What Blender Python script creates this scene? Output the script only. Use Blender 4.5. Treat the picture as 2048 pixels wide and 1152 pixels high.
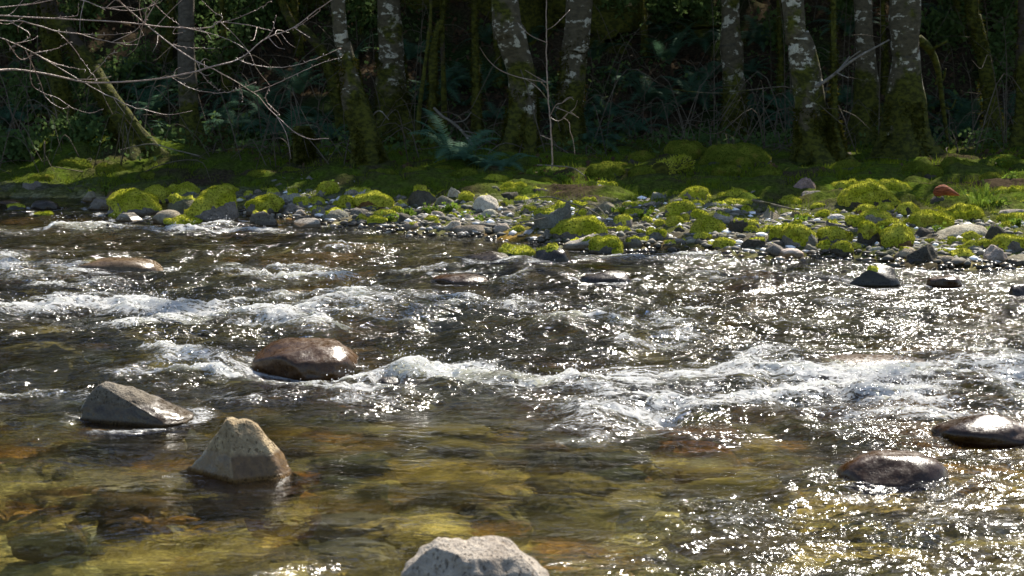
import bpy, math, random
import numpy as np
from mathutils import Vector

random.seed(7)
rng = np.random.default_rng(11)
SC = bpy.context.scene
COL = SC.collection
for _o in list(bpy.data.objects):
    bpy.data.objects.remove(_o)

# ------------------------------------------------------------------ camera, sky, sun, exposure
F_PX, CAM_H, HORIZON = 3300.0, 1.6, 121.0          # the photograph is 2048 x 1152
PITCH = math.atan((576.0 - HORIZON) / F_PX)
cam_d = bpy.data.cameras.new("camera")
cam = bpy.data.objects.new("camera", cam_d)
COL.objects.link(cam)
cam.location = (0, 0, CAM_H)
cam.rotation_euler = (math.pi / 2 - PITCH, 0, 0)
cam_d.sensor_width = 36.0
cam_d.lens = 36.0 * F_PX / 2048.0
cam_d.clip_start = 0.1
cam_d.clip_end = 500.0
cam_d.dof.use_dof = True
cam_d.dof.focus_distance = 11.5
cam_d.dof.aperture_fstop = 5.6
SC.camera = cam

SUN_AZ, SUN_EL = math.radians(26), math.radians(46)
SUN = np.array([math.sin(SUN_AZ) * math.cos(SUN_EL), math.cos(SUN_AZ) * math.cos(SUN_EL), math.sin(SUN_EL)])
world = bpy.data.worlds.new("World")
SC.world = world
world.use_nodes = True
_wn = world.node_tree
_bg = _wn.nodes["Background"]
_sky = _wn.nodes.new("ShaderNodeTexSky")
_sky.sky_type = 'NISHITA'
_sky.sun_disc = False
_sky.sun_elevation = SUN_EL
_sky.sun_rotation = SUN_AZ
_wn.links.new(_sky.outputs[0], _bg.inputs[0])
_bg.inputs[1].default_value = 0.095
sun_d = bpy.data.lights.new("sun", 'SUN')
sun_d.energy = 5.0
sun_d.angle = math.radians(0.5)
sun_d.color = (1.0, 0.94, 0.84)
sun = bpy.data.objects.new("sun", sun_d)
COL.objects.link(sun)
sun.rotation_euler = Vector(SUN).to_track_quat('Z', 'Y').to_euler()
SC.view_settings.view_transform = 'Standard'
SC.view_settings.look = 'None'
SC.view_settings.exposure = 1.18
SC.view_settings.gamma = 1.0
SC.render.engine = 'CYCLES'
SC.cycles.use_denoising = True
SC.cycles.max_bounces = 8
SC.cycles.transparent_max_bounces = 12
SC.cycles.caustics_reflective = False
SC.cycles.caustics_refractive = False

# ------------------------------------------------------------------ noise
def _hash(ix, iy, iz, seed):
    h = (ix.astype(np.int64) * 374761393 + iy.astype(np.int64) * 668265263 + iz * 2147483647 + seed * 974634777) & 0xFFFFFFFF
    h = ((h ^ (h >> 13)) * 1274126177) & 0xFFFFFFFF
    h = ((h ^ (h >> 16)) * 2246822519) & 0xFFFFFFFF
    return (h ^ (h >> 15)) & 0xFFFFFFFF

def rnd2(ix, iy, seed):
    return _hash(ix, iy, np.int64(0), seed) / 4294967295.0

def noise2(x, y, seed=0):
    x = np.asarray(x, float); y = np.asarray(y, float)
    ix = np.floor(x).astype(np.int64); iy = np.floor(y).astype(np.int64)
    fx = x - ix; fy = y - iy
    u = fx * fx * fx * (fx * (fx * 6 - 15) + 10); v = fy * fy * fy * (fy * (fy * 6 - 15) + 10)
    def g(dx, dy):
        a = rnd2(ix + dx, iy + dy, seed) * 2 * np.pi
        return np.cos(a) * (fx - dx) + np.sin(a) * (fy - dy)
    a = g(0, 0); b = g(1, 0); c = g(0, 1); d = g(1, 1)
    return (a + (b - a) * u + (c - a) * v + (a - b - c + d) * u * v) * 1.5

def fbm2(x, y, seed=0, octv=4, gain=0.5):
    s = 0; a = 1; f = 1
    for o in range(octv):
        s = s + a * noise2(np.asarray(x) * f + 17.3 * o, np.asarray(y) * f - 9.1 * o, seed + o); a *= gain; f *= 2.03
    return s

def noise3(p, seed=0):
    i = np.floor(p).astype(np.int64); f = p - i
    w = f * f * (3 - 2 * f)
    out = 0
    for dx in (0, 1):
        for dy in (0, 1):
            for dz in (0, 1):
                h = _hash(i[:, 0] + dx, i[:, 1] + dy, (i[:, 2] + dz), seed) / 4294967295.0 * 2 - 1
                out = out + h * (w[:, 0] if dx else 1 - w[:, 0]) * (w[:, 1] if dy else 1 - w[:, 1]) * (w[:, 2] if dz else 1 - w[:, 2])
    return out

def fbm3(p, seed=0, octv=4, gain=0.5):
    s = 0; a = 1; f = 1
    for o in range(octv):
        s = s + a * noise3(p * f + 5.7 * o, seed + o); a *= gain; f *= 2.1
    return s

def sstep(a, b, x):
    t = np.clip((np.asarray(x, float) - a) / (b - a), 0, 1)
    return t * t * (3 - 2 * t)

def cells(x, y, s, seed, want=True):
    """Stones packed in a plane: (how far inside its stone, the stone's random number)."""
    gx = x / s; gy = y / s
    ix = np.floor(gx).astype(np.int64); iy = np.floor(gy).astype(np.int64)
    f1 = np.full(gx.shape, 9.0); f2 = np.full(gx.shape, 9.0); cid = np.zeros(gx.shape)
    for dx in (-1, 0, 1):
        for dy in (-1, 0, 1):
            jx = ix + dx; jy = iy + dy
            px = jx + 0.5 + (rnd2(jx, jy, seed) - 0.5) * 0.95
            py = jy + 0.5 + (rnd2(jx, jy, seed + 1) - 0.5) * 0.95
            w = 0.7 + 0.6 * rnd2(jx, jy, seed + 3)
            d = np.hypot(gx - px, gy - py) * w
            r = rnd2(jx, jy, seed + 2)
            near = d < f1
            f2 = np.where(near, f1, np.minimum(f2, d))
            cid = np.where(near, r, cid)
            f1 = np.where(near, d, f1)
    return f2 - f1, cid

# ------------------------------------------------------------------ pixel of the photograph <-> place on the ground
def ray(px, py):
    a = (px - 1024.0) / F_PX; b = (576.0 - py) / F_PX
    c, s = math.cos(PITCH), math.sin(PITCH)
    return np.array([a, c + b * s, -s + b * c])

def at_z(px, py, z=0.0):
    d = ray(px, py); t = (z - CAM_H) / d[2]
    return np.array([d[0] * t, d[1] * t, z])

def at_y(px, py, y):
    d = ray(px, py); t = y / d[1]
    return np.array([d[0] * t, y, CAM_H + d[2] * t])

_SHORE = [(-700, 392), (0, 392), (150, 395), (330, 399), (470, 413), (560, 430), (650, 446), (770, 460), (900, 469), (1060, 480), (1200, 496),
          (1340, 490), (1480, 508), (1600, 514), (1720, 518), (1850, 528), (2048, 532), (2600, 548)]
_sp = np.array([at_z(a, b)[:2] for a, b in _SHORE])
def shore_y(x):
    return np.interp(x, _sp[:, 0], _sp[:, 1])

def ground_z(x, y):
    """Height of the land without its pebbles."""
    x = np.asarray(x, float); y = np.asarray(y, float)
    t = y - shore_y(x) + 0.35 * noise2(x * 0.9, y * 0.9, 31)
    z = -0.05 - 0.26 * sstep(-0.1, -2.2, t) + 0.05 * noise2(x * 0.6, y * 0.6, 32) * sstep(-0.5, -2, t)
    z = z + 0.10 * sstep(-0.5, 0.7, t) + 0.14 * sstep(0.6, 3.4, t) + 0.14 * sstep(2.5, 6.5, t)
    z = z + 0.05 * noise2(x * 1.3, y * 1.3, 33) * sstep(-0.2, 0.6, t)
    back = sstep(3.0, 6.0, t)
    z = z + back * (0.08 * fbm2(x * 0.7, y * 0.7, 34, 3))
    # the mossy knoll by the left bank
    z = z + 0.42 * np.exp(-(((x + 5.9) / 1.3) ** 2 + ((y - 22.6) / 1.1) ** 2))
    h = np.maximum(0, y - 24.8 - 0.6 * noise2(x * 0.25, y * 0.1, 35))
    z = z + 0.62 * (np.sqrt(h * h + 1.2) - 1.095) * (1 + 0.0 * h)
    z = z + sstep(24, 30, y) * 0.35 * fbm2(x * 0.45, y * 0.45, 36, 3)
    return z

def gz(x, y):
    return float(ground_z(np.array([x]), np.array([y]))[0])

def hit(px, py, water=True):
    """Where the sight line through a pixel meets the land (or the water)."""
    d = ray(px, py)
    ts = np.arange(4.0, 60.0, 0.02)
    x = d[0] * ts; y = d[1] * ts; z = CAM_H + d[2] * ts
    g = ground_z(x, y)
    if water:
        g = np.maximum(g, 0.0)
    k = int(np.argmax(z <= g)) if (z <= g).any() else len(ts) - 1
    return np.array([x[k], y[k], g[k]])

# ------------------------------------------------------------------ mesh helpers
def np_mesh(name, V, F=None, Q=None, smooth=True):
    """A mesh from arrays: F triangles, Q quads."""
    me = bpy.data.meshes.new(name)
    V = np.asarray(V, np.float32).reshape(-1, 3)
    me.vertices.add(len(V)); me.vertices.foreach_set('co', V.ravel())
    loops, starts, n = [], [], 0
    for A, k in ((F, 3), (Q, 4)):
        if A is not None and len(A):
            A = np.asarray(A, np.int32).reshape(-1, k)
            loops.append(A.ravel()); starts.append(n + np.arange(len(A), dtype=np.int32) * k); n += A.size
    loops = np.concatenate(loops); starts = np.concatenate(starts)
    me.loops.add(len(loops)); me.loops.foreach_set('vertex_index', loops)
    me.polygons.add(len(starts)); me.polygons.foreach_set('loop_start', starts)
    me.update(calc_edges=True)
    me.polygons.foreach_set('use_smooth', np.full(len(starts), smooth))
    me.validate()
    return me

def link(name, me, mat, parent=None, loc=None, rotz=0.0, scale=None):
    o = bpy.data.objects.new(name, me)
    COL.objects.link(o)
    if me is not None and mat is not None and not me.materials:
        me.materials.append(mat)
    if parent is not None:
        o.parent = parent
    if loc is not None:
        o.location = [float(v) for v in loc]
    o.rotation_euler = (0, 0, float(rotz))
    if scale is not None:
        o.scale = scale
    return o

def tag(o, label, cat, group=None, kind=None):
    if label: o['label'] = label
    if cat: o['category'] = cat
    if group: o['group'] = group
    if kind: o['kind'] = kind
    return o

def attr(me, name, data, kind='FLOAT'):
    a = me.attributes.new(name, kind, 'POINT')
    if kind == 'FLOAT':
        a.data.foreach_set('value', np.asarray(data, np.float32).ravel())
    else:
        c = np.ones((len(data), 4), np.float32); c[:, :3] = data
        a.data.foreach_set('color', c.ravel())

class MB:
    def __init__(self):
        self.V, self.F, self.Q, self.n = [], [], [], 0
    def add(self, V, F=None, Q=None):
        V = np.asarray(V, float).reshape(-1, 3)
        if F is not None and len(F): self.F.append(np.asarray(F, int).reshape(-1, 3) + self.n)
        if Q is not None and len(Q): self.Q.append(np.asarray(Q, int).reshape(-1, 4) + self.n)
        self.V.append(V); self.n += len(V)
    def mesh(self, name, smooth=True):
        return np_mesh(name, np.concatenate(self.V), np.concatenate(self.F) if self.F else None, np.concatenate(self.Q) if self.Q else None, smooth)
    def empty(self):
        return self.n == 0

def smooth_path(pts, n):
    """A Catmull-Rom curve through pts, n points."""
    P = np.asarray(pts, float)
    if len(P) == 2:
        t = np.linspace(0, 1, n)[:, None]
        return P[0] * (1 - t) + P[1] * t
    E = np.vstack([2 * P[0] - P[1], P, 2 * P[-1] - P[-2]])
    u = np.linspace(0, len(P) - 1 - 1e-6, n); k = u.astype(int); t = (u - k)[:, None]
    a, b, c, d = E[k], E[k + 1], E[k + 2], E[k + 3]
    return 0.5 * (2 * b + (c - a) * t + (2 * a - 5 * b + 4 * c - d) * t * t + (3 * b - a - 3 * c + d) * t ** 3)

def tube(P, R, sides=6, wob=0.0, seed=0, ell=None):
    """A tapering tube along P; returns verts, quads, tris (its caps)."""
    P = np.asarray(P, float); n = len(P); R = np.broadcast_to(np.asarray(R, float), (n,))
    T = np.gradient(P, axis=0); T /= np.linalg.norm(T, axis=1)[:, None] + 1e-9
    ref = np.array([0.0, 1.0, 0.0]) if abs(T[0, 1]) < 0.9 else np.array([1.0, 0, 0])
    A = np.cross(T, ref); A /= np.linalg.norm(A, axis=1)[:, None] + 1e-9
    B = np.cross(T, A)
    th = np.linspace(0, 2 * np.pi, sides, endpoint=False)
    ring = A[:, None, :] * np.cos(th)[None, :, None] + B[:, None, :] * np.sin(th)[None, :, None]
    V = P[:, None, :] + ring * R[:, None, None]
    V = V.reshape(-1, 3)
    if wob:
        V = V + (ring.reshape(-1, 3)) * (wob * np.repeat(R, sides) * fbm3(V * np.array([3.5, 3.5, 1.6]) + seed * 3.1, seed, 3))[:, None]
    i = np.arange(n - 1)[:, None] * sides; j = np.arange(sides)[None, :]; j2 = (j + 1) % sides
    Q = np.stack([i + j, i + j2, i + sides + j2, i + sides + j], -1).reshape(-1, 4)
    V = np.vstack([V, P[0], P[-1]])
    c0, c1 = n * sides, n * sides + 1
    jj = np.arange(sides); jj2 = (jj + 1) % sides
    F = np.vstack([np.stack([np.full(sides, c0), jj2, jj], -1), np.stack([np.full(sides, c1), (n - 1) * sides + jj, (n - 1) * sides + jj2], -1)])
    return V, Q, F

def blades(P, D, L, W, seed=0, bend=0.0):
    """Thin leaf-like triangles: base points P, directions D, lengths L, widths W."""
    P = np.asarray(P, float); D = np.asarray(D, float); n = len(P)
    r = np.random.default_rng(seed)
    S = np.cross(D, r.normal(size=(n, 3))); S /= np.linalg.norm(S, axis=1)[:, None] + 1e-9
    L = np.broadcast_to(L, (n,))[:, None]; W = np.broadcast_to(W, (n,))[:, None]
    V = np.stack([P - S * W * 0.5, P + S * W * 0.5, P + D * L + S * W * bend], 1).reshape(-1, 3)
    return V, np.arange(3 * n).reshape(-1, 3)

def ico(sub):
    import bmesh
    bm = bmesh.new(); bmesh.ops.create_icosphere(bm, subdivisions=sub, radius=1.0)
    V = np.array([v.co[:] for v in bm.verts]); F = np.array([[v.index for v in f.verts] for f in bm.faces]); bm.free()
    return V, F
ICO = {k: ico(k) for k in (1, 2, 3, 4, 5)}

def vnormals(V, F):
    n = np.cross(V[F[:, 1]] - V[F[:, 0]], V[F[:, 2]] - V[F[:, 0]])
    N = np.zeros_like(V)
    for k in range(3):
        np.add.at(N, F[:, k], n)
    return N / (np.linalg.norm(N, axis=1)[:, None] + 1e-12)

# ------------------------------------------------------------------ materials
class NT:
    def __init__(self, name):
        self.m = bpy.data.materials.new(name); self.m.use_nodes = True
        self.t = self.m.node_tree
        for n in list(self.t.nodes): self.t.nodes.remove(n)
        self.out = self.t.nodes.new('ShaderNodeOutputMaterial')
    def n(self, kind, **kw):
        nd = self.t.nodes.new('ShaderNode' + kind)
        for k, v in kw.items():
            if k.startswith('i_'):
                self.put(nd.inputs[k[2:].replace('_', ' ')], v)
            else:
                setattr(nd, k, v)
        return nd
    def put(self, sock, v):
        if isinstance(v, bpy.types.NodeSocket): self.t.links.new(v, sock)
        elif hasattr(v, 'outputs'): self.t.links.new(v.outputs[0], sock)
        elif isinstance(v, (tuple, list)) and len(v) == 3 and sock.type == 'RGBA': sock.default_value = (*v, 1)
        else: sock.default_value = v
    def noise(self, scale, detail=4, rough=0.55, vec=None, dist=0.0):
        nd = self.n('TexNoise'); nd.inputs['Scale'].default_value = scale; nd.inputs['Detail'].default_value = detail
        nd.inputs['Roughness'].default_value = rough; nd.inputs['Distortion'].default_value = dist
        if vec is not None: self.put(nd.inputs['Vector'], vec)
        return nd.outputs['Fac']
    def mapping(self, scale, vec):
        nd = self.n('Mapping'); nd.inputs['Scale'].default_value = scale; self.put(nd.inputs['Vector'], vec); return nd.outputs[0]
    def math(self, op, a, b=0.0, c=0.0, clamp=False):
        nd = self.n('Math', operation=op); nd.use_clamp = clamp
        self.put(nd.inputs[0], a); self.put(nd.inputs[1], b); self.put(nd.inputs[2], c)
        return nd.outputs[0]
    def ramp(self, f, a, b, lo=0.0, hi=1.0):
        nd = self.n('MapRange'); nd.interpolation_type = 'SMOOTHSTEP'
        for k, v in zip((0, 1, 2, 3, 4), (f, a, b, lo, hi)): self.put(nd.inputs[k], v)
        return nd.outputs[0]
    def mix(self, f, a, b, blend='MIX'):
        nd = self.n('Mix', data_type='RGBA', blend_type=blend)
        self.put(nd.inputs[0], f); self.put(nd.inputs[6], a); self.put(nd.inputs[7], b)
        return nd.outputs[2]
    def bump(self, h, strength, dist, normal=None):
        nd = self.n('Bump'); self.put(nd.inputs['Strength'], strength); nd.inputs['Distance'].default_value = dist
        self.put(nd.inputs['Height'], h)
        if normal is not None: self.put(nd.inputs['Normal'], normal)
        return nd.outputs[0]
    def shmix(self, f, a, b):
        nd = self.n('MixShader'); self.put(nd.inputs[0], f); self.put(nd.inputs[1], a); self.put(nd.inputs[2], b)
        return nd.outputs[0]
    def principled(self, col, rough=0.8, normal=None, spec=0.3, coat=0.0):
        nd = self.n('BsdfPrincipled'); self.put(nd.inputs['Base Color'], col); self.put(nd.inputs['Roughness'], rough)
        self.put(nd.inputs['Specular IOR Level'], spec)
        if coat is not None: self.put(nd.inputs['Coat Weight'], coat); nd.inputs['Coat Roughness'].default_value = 0.12
        if normal is not None:
            self.put(nd.inputs['Normal'], normal)
        return nd.outputs[0]
    def done(self, sh):
        self.put(self.out.inputs['Surface'], sh); return self.m

def mat_leaf(name, col, col2, trans=0.35, scale=6.0, rough=0.6):
    t = NT(name)
    g = t.n('NewGeometry'); pos = g.outputs['Position']
    rv = g.outputs['Random Per Island']
    c = t.mix(t.math('MULTIPLY', t.math('ADD', t.noise(scale, 3, vec=pos), rv), 0.5), col, col2)
    d = t.principled(c, rough, None, 0.02)
    tr = t.n('BsdfTranslucent'); t.put(tr.inputs[0], c)
    return t.done(t.shmix(trans, d, tr))

def mat_rock():
    """Dry river stone: the object's own colour, mottled, with pits and pale lichen flecks; wet and glossy near the waterline."""
    t = NT('river stone')
    oi = t.n('ObjectInfo'); col = oi.outputs['Color']
    tc = t.n('TexCoord'); ob = tc.outputs['Object']
    pos = t.n('NewGeometry').outputs['Position']
    vec = t.n('VectorMath', operation='ADD'); t.put(vec.inputs[0], pos)
    n1 = t.noise(5.0, 6, 0.6, pos); n2 = t.noise(38.0, 4, 0.65, pos); n3 = t.noise(120.0, 2, 0.6, pos)
    c = t.mix(t.ramp(n1, 0.3, 0.7), t.mix(1.0, col, (0.55, 0.52, 0.5), 'MULTIPLY'), col)
    c = t.mix(t.math('MULTIPLY', t.ramp(n2, 0.45, 0.75), 0.45), c, t.mix(1.0, col, (1.5, 1.46, 1.38), 'MULTIPLY'))
    c = t.mix(t.math('MULTIPLY', t.ramp(n2, 0.42, 0.30), 0.75), c, t.mix(1.0, col, (0.35, 0.30, 0.24), 'MULTIPLY'))
    vor = t.n('TexVoronoi'); vor.inputs['Scale'].default_value = 70.0; t.put(vor.inputs['Vector'], t.mapping((1.0, 1.0, 0.6), pos))
    pit = t.math('MULTIPLY', t.ramp(vor.outputs['Distance'], 0.36, 0.16), t.ramp(n2, 0.40, 0.52))
    c = t.mix(t.math('MULTIPLY', pit, 0.55), c, t.mix(1.0, col, (0.25, 0.21, 0.17), 'MULTIPLY'))
    sp = t.n('SeparateXYZ'); t.put(sp.inputs[0], pos)
    zz = t.math('ADD', sp.outputs[2], t.math('MULTIPLY', t.math('SUBTRACT', n1, 0.5), 0.05))
    line = t.math('MULTIPLY', oi.outputs['Object Index'], 0.01)      # height of the splash line, in centimetres
    wet = t.ramp(t.math('SUBTRACT', zz, line), 0.012, -0.012)
    wet = t.math('MAXIMUM', wet, oi.outputs['Alpha'] if False else t.math('SUBTRACT', 1.0, oi.outputs['Alpha']))
    c = t.mix(wet, c, t.mix(1.0, c, (0.30, 0.22, 0.12), 'MULTIPLY'))
    h = t.math('ADD', t.math('ADD', t.math('MULTIPLY', n2, 0.8), t.math('MULTIPLY', n3, 0.3)), t.math('SUBTRACT', t.math('MULTIPLY', n1, 1.2), t.math('MULTIPLY', pit, 0.6)))
    above = t.ramp(sp.outputs[2], -0.01, 0.015)
    gloss = t.math('MULTIPLY', wet, above)
    return t.done(t.principled(c, t.ramp(gloss, 0, 1, 0.85, t.ramp(n2, 0.35, 0.65, 0.20, 0.42)), t.bump(h, t.ramp(gloss, 0, 1, 0.85, 0.14), 0.03), t.ramp(gloss, 0, 1, 0.1, 0.4), None))

def mat_moss(name='moss', a=(0.46, 0.48, 0.035), b=(0.72, 0.69, 0.10), c3=(0.09, 0.12, 0.012), trans=0.08):
    t = NT(name)
    g = t.n('NewGeometry'); pos = g.outputs['Position']
    n1 = t.noise(7.0, 4, 0.6, pos); n2 = t.noise(60.0, 3, 0.6, pos)
    c = t.mix(t.ramp(n1, 0.35, 0.65), a, b)
    c = t.mix(t.ramp(n2, 0.55, 0.3), c, c3)
    c = t.mix(t.math('MULTIPLY', t.ramp(t.noise(9.0, 4, 0.65, pos), 0.55, 0.70), 0.5), c, (0.26, 0.18, 0.04))
    nm = t.bump(t.math('ADD', n2, t.noise(170.0, 2, 0.6, pos)), 1.0, 0.02)
    d = t.principled(c, 1.0, nm, 0.0)
    tr = t.n('BsdfTranslucent'); t.put(tr.inputs[0], c)
    return t.done(t.shmix(trans, d, tr))

def mat_bark(name, base, pale, pale_amt, moss_amt, moss_low, rough=0.9, spec=0.15):
    """Alder bark: brown-grey, pale lichen in sideways blotches, moss in patches and towards the foot."""
    t = NT(name)
    tc = t.n('TexCoord').outputs['Object']
    oi = t.n('ObjectInfo').outputs['Random']
    pos = t.n('NewGeometry').outputs['Position']
    stretched = t.mapping((1.0, 1.0, 1.7), pos)
    n1 = t.noise(4.2, 5, 0.6, stretched, 0.4); n2 = t.noise(13.0, 4, 0.6, stretched); n3 = t.noise(2.3, 4, 0.6, pos)
    fine = t.noise(70.0, 3, 0.6, t.mapping((1, 1, 0.4), pos))
    c = t.mix(t.ramp(n2, 0.3, 0.7), [v * 0.55 for v in base], base)
    pm = t.math('MULTIPLY', t.ramp(t.math('ADD', t.math('MULTIPLY', n1, 0.7), t.math('MULTIPLY', n2, 0.3)), 0.70 - 0.2 * pale_amt, 0.735 - 0.2 * pale_amt), 0.9)
    c = t.mix(pm, c, t.mix(t.ramp(fine, 0.3, 0.6), [v * 0.6 for v in pale], pale))
    sz = t.n('SeparateXYZ'); t.put(sz.inputs[0], tc)
    low = t.ramp(sz.outputs[2], moss_low, 0.0)
    mm = t.ramp(t.math('ADD', n3, t.math('ADD', t.math('MULTIPLY', low, 0.3), moss_amt - 0.5)), 0.47, 0.58)
    c = t.mix(mm, c, t.mix(t.ramp(n2, 0.4, 0.6), (0.030, 0.032, 0.006), (0.075, 0.075, 0.010)))
    nm = t.bump(t.math('ADD', t.math('MULTIPLY', fine, 0.5), n2), 0.8, 0.03)
    return t.done(t.principled(c, rough, nm, spec))

def mat_ground():
    t = NT('river bed and bank')
    at = t.n('Attribute', attribute_name='Col'); col = at.outputs['Color']
    pos = t.n('NewGeometry').outputs['Position']
    n1 = t.noise(22.0, 5, 0.65, pos); n2 = t.noise(90.0, 3, 0.6, pos)
    c = t.mix(t.ramp(n1, 0.3, 0.7), t.mix(1.0, col, (0.5, 0.5, 0.5), 'MULTIPLY'), t.mix(1.0, col, (1.3, 1.28, 1.2), 'MULTIPLY'))
    nm = t.bump(t.math('ADD', n1, t.math('MULTIPLY', n2, 0.5)), 0.7, 0.03)
    return t.done(t.principled(c, 0.95, nm, 0.0))

def mat_water():
    t = NT('stream water')
    pos = t.n('NewGeometry').outputs['Position']
    rough = t.n('Attribute', attribute_name='rough').outputs['Fac']
    foam = t.n('Attribute', attribute_name='foam').outputs['Fac']
    warped = t.mapping((0.6, 1.0, 1.0), pos)
    b1 = t.noise(11.0, 3, 0.55, warped, 0.8); b2 = t.noise(30.0, 2, 0.5, warped, 0.5)
    b0 = t.noise(4.5, 3, 0.6, t.mapping((0.28, 1.0, 1.0), pos), 0.5)
    b1 = t.math('ADD', b1, t.math('MULTIPLY', b0, 1.0))
    h = t.math('MULTIPLY', t.math('ADD', b1, t.math('MULTIPLY', b2, 0.45)), t.math('ADD', 1.0, t.math('MULTIPLY', foam, 2.0)))
    nm = t.bump(h, t.math('ADD', 0.14, t.math('MULTIPLY', rough, 1.0), clamp=True), 0.055)
    fr = t.n('Fresnel'); fr.inputs[0].default_value = 1.33; t.put(fr.inputs['Normal'], nm)
    gl = t.n('BsdfGlossy'); t.put(gl.inputs['Color'], (1, 1, 1)); gl.inputs['Roughness'].default_value = 0.12; t.put(gl.inputs['Normal'], nm)
    tp = t.n('BsdfTransparent'); t.put(tp.inputs[0], (0.89, 0.92, 0.80))
    rf = t.n('BsdfRefraction'); t.put(rf.inputs[0], (0.92, 0.92, 0.78)); rf.inputs['Roughness'].default_value = 0.0; rf.inputs['IOR'].default_value = 1.33; t.put(rf.inputs['Normal'], nm)
    body = t.shmix(0.55, tp, rf)
    w = t.shmix(fr, body, gl)
    f1 = t.noise(13.0, 6, 0.68, t.mapping((0.5, 1, 1), pos), 2.2); f2 = t.noise(48.0, 3, 0.65, t.mapping((0.5, 1, 1), pos), 1.0)
    ridge = t.math('SUBTRACT', 1.0, t.math('MULTIPLY', t.math('ABSOLUTE', t.math('SUBTRACT', f1, 0.5)), 7.0), clamp=True)     # stringy lines of bubbles
    fm = t.math('ADD', t.math('MULTIPLY', ridge, 0.42), t.math('MULTIPLY', f2, 0.75))
    fac = t.ramp(t.math('ADD', fm, t.math('MULTIPLY', foam, 0.50)), 0.88, 1.16)
    fac = t.math('MULTIPLY', fac, t.ramp(foam, 0.04, 0.35), clamp=True)
    fac = t.math('ADD', t.math('MULTIPLY', fac, 0.58), t.math('MULTIPLY', t.ramp(foam, 0.1, 0.9), 0.04), clamp=True)           # and milky, aerated water round them
    d = t.n('BsdfDiffuse'); t.put(d.inputs[0], (0.86, 0.86, 0.84))
    tr = t.n('BsdfTranslucent'); t.put(tr.inputs[0], (0.84, 0.84, 0.82))
    fo = t.shmix(0.35, d, tr)
    return t.done(t.shmix(fac, w, fo))

M_ROCK = mat_rock()
def mat_sunken():
    t = NT('algae-tinted stone under water')
    col = t.n('ObjectInfo').outputs['Color']; pos = t.n('NewGeometry').outputs['Position']
    n = t.noise(7.0, 6, 0.68, t.mapping((0.4, 1, 1), pos), 1.0)
    return t.done(t.principled(t.mix(t.ramp(n, 0.3, 0.65), t.mix(1.0, col, (0.35, 0.38, 0.4), 'MULTIPLY'), col), 0.9, t.bump(n, 0.8, 0.04), 0.0, None))
M_SUNK = mat_sunken()
M_MOSS = mat_moss()
M_MOSS_SHADED = mat_moss('bank moss', (0.13, 0.16, 0.02), (0.22, 0.24, 0.03), (0.05, 0.07, 0.01), 0.1)  # darker copy of the stone moss, with the bank's shade put into its colour
M_MOSS_DARK = mat_moss('bark moss', (0.05, 0.052, 0.008), (0.085, 0.08, 0.012), (0.025, 0.03, 0.006), 0.25)
M_GROUND = mat_ground()
M_WATER = mat_water()
M_ALDER = mat_bark('alder bark', (0.11, 0.090, 0.055), (0.50, 0.46, 0.36), 0.82, 0.44, 1.5)
M_MOSSY = mat_bark('mossy bark', (0.07, 0.055, 0.035), (0.3, 0.28, 0.23), 0.15, 0.62, 2.0)
M_GREYBARK = mat_bark('grey bark', (0.12, 0.10, 0.075), (0.3, 0.28, 0.25), 0.5, 0.42, 1.2)
M_DARKBARK = mat_bark('dark bark', (0.06, 0.045, 0.03), (0.2, 0.18, 0.15), 0.25, 0.5, 2.0)
M_TWIG = mat_bark('twig bark', (0.40, 0.28, 0.21), (0.6, 0.5, 0.42), 0.5, 0.1, 0.01, 0.38, 0.5)
M_DEAD = mat_bark('dead wood', (0.20, 0.17, 0.13), (0.38, 0.34, 0.28), 0.6, 0.1, 0.01)
M_BRUSH = mat_bark('brushwood bark', (0.13, 0.105, 0.075), (0.26, 0.22, 0.17), 0.4, 0.25, 0.01)
M_FERN = mat_leaf('fern frond', (0.045, 0.10, 0.06), (0.08, 0.15, 0.085), 0.3)
M_LEAF = mat_leaf('young leaf', (0.09, 0.16, 0.02), (0.16, 0.22, 0.03), 0.5)
M_CROWN = mat_leaf('canopy leaf', (0.03, 0.055, 0.012), (0.07, 0.10, 0.02), 0.15)
M_GRASS = mat_leaf('bank grass', (0.075, 0.115, 0.010), (0.17, 0.20, 0.016), 0.4)
M_LITTER = mat_leaf('fallen leaf', (0.045, 0.028, 0.016), (0.12, 0.075, 0.045), 0.15)
M_BUSH = mat_leaf('undergrowth leaf', (0.045, 0.085, 0.03), (0.11, 0.16, 0.045), 0.35)

# ------------------------------------------------------------------ where the water runs rough and white
def world_pts(L):
    return np.array([at_z(a, b)[:2] for a, b in L])

def band(X, Y, pts, wx, wy):
    """Soft band along a line of photo pixels, wx and wy metres wide."""
    P = world_pts(pts)
    best = np.zeros_like(X)
    for a, b in zip(P[:-1], P[1:]):
        d = (b - a) / np.array([wx, wy]); L2 = (d ** 2).sum() + 1e-9
        qx = (X - a[0]) / wx; qy = (Y - a[1]) / wy
        t = np.clip((qx * d[0] + qy * d[1]) / L2, 0, 1)
        r2 = (qx - t * d[0]) ** 2 + (qy - t * d[1]) ** 2
        best = np.maximum(best, np.exp(-r2))
    return best

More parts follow.
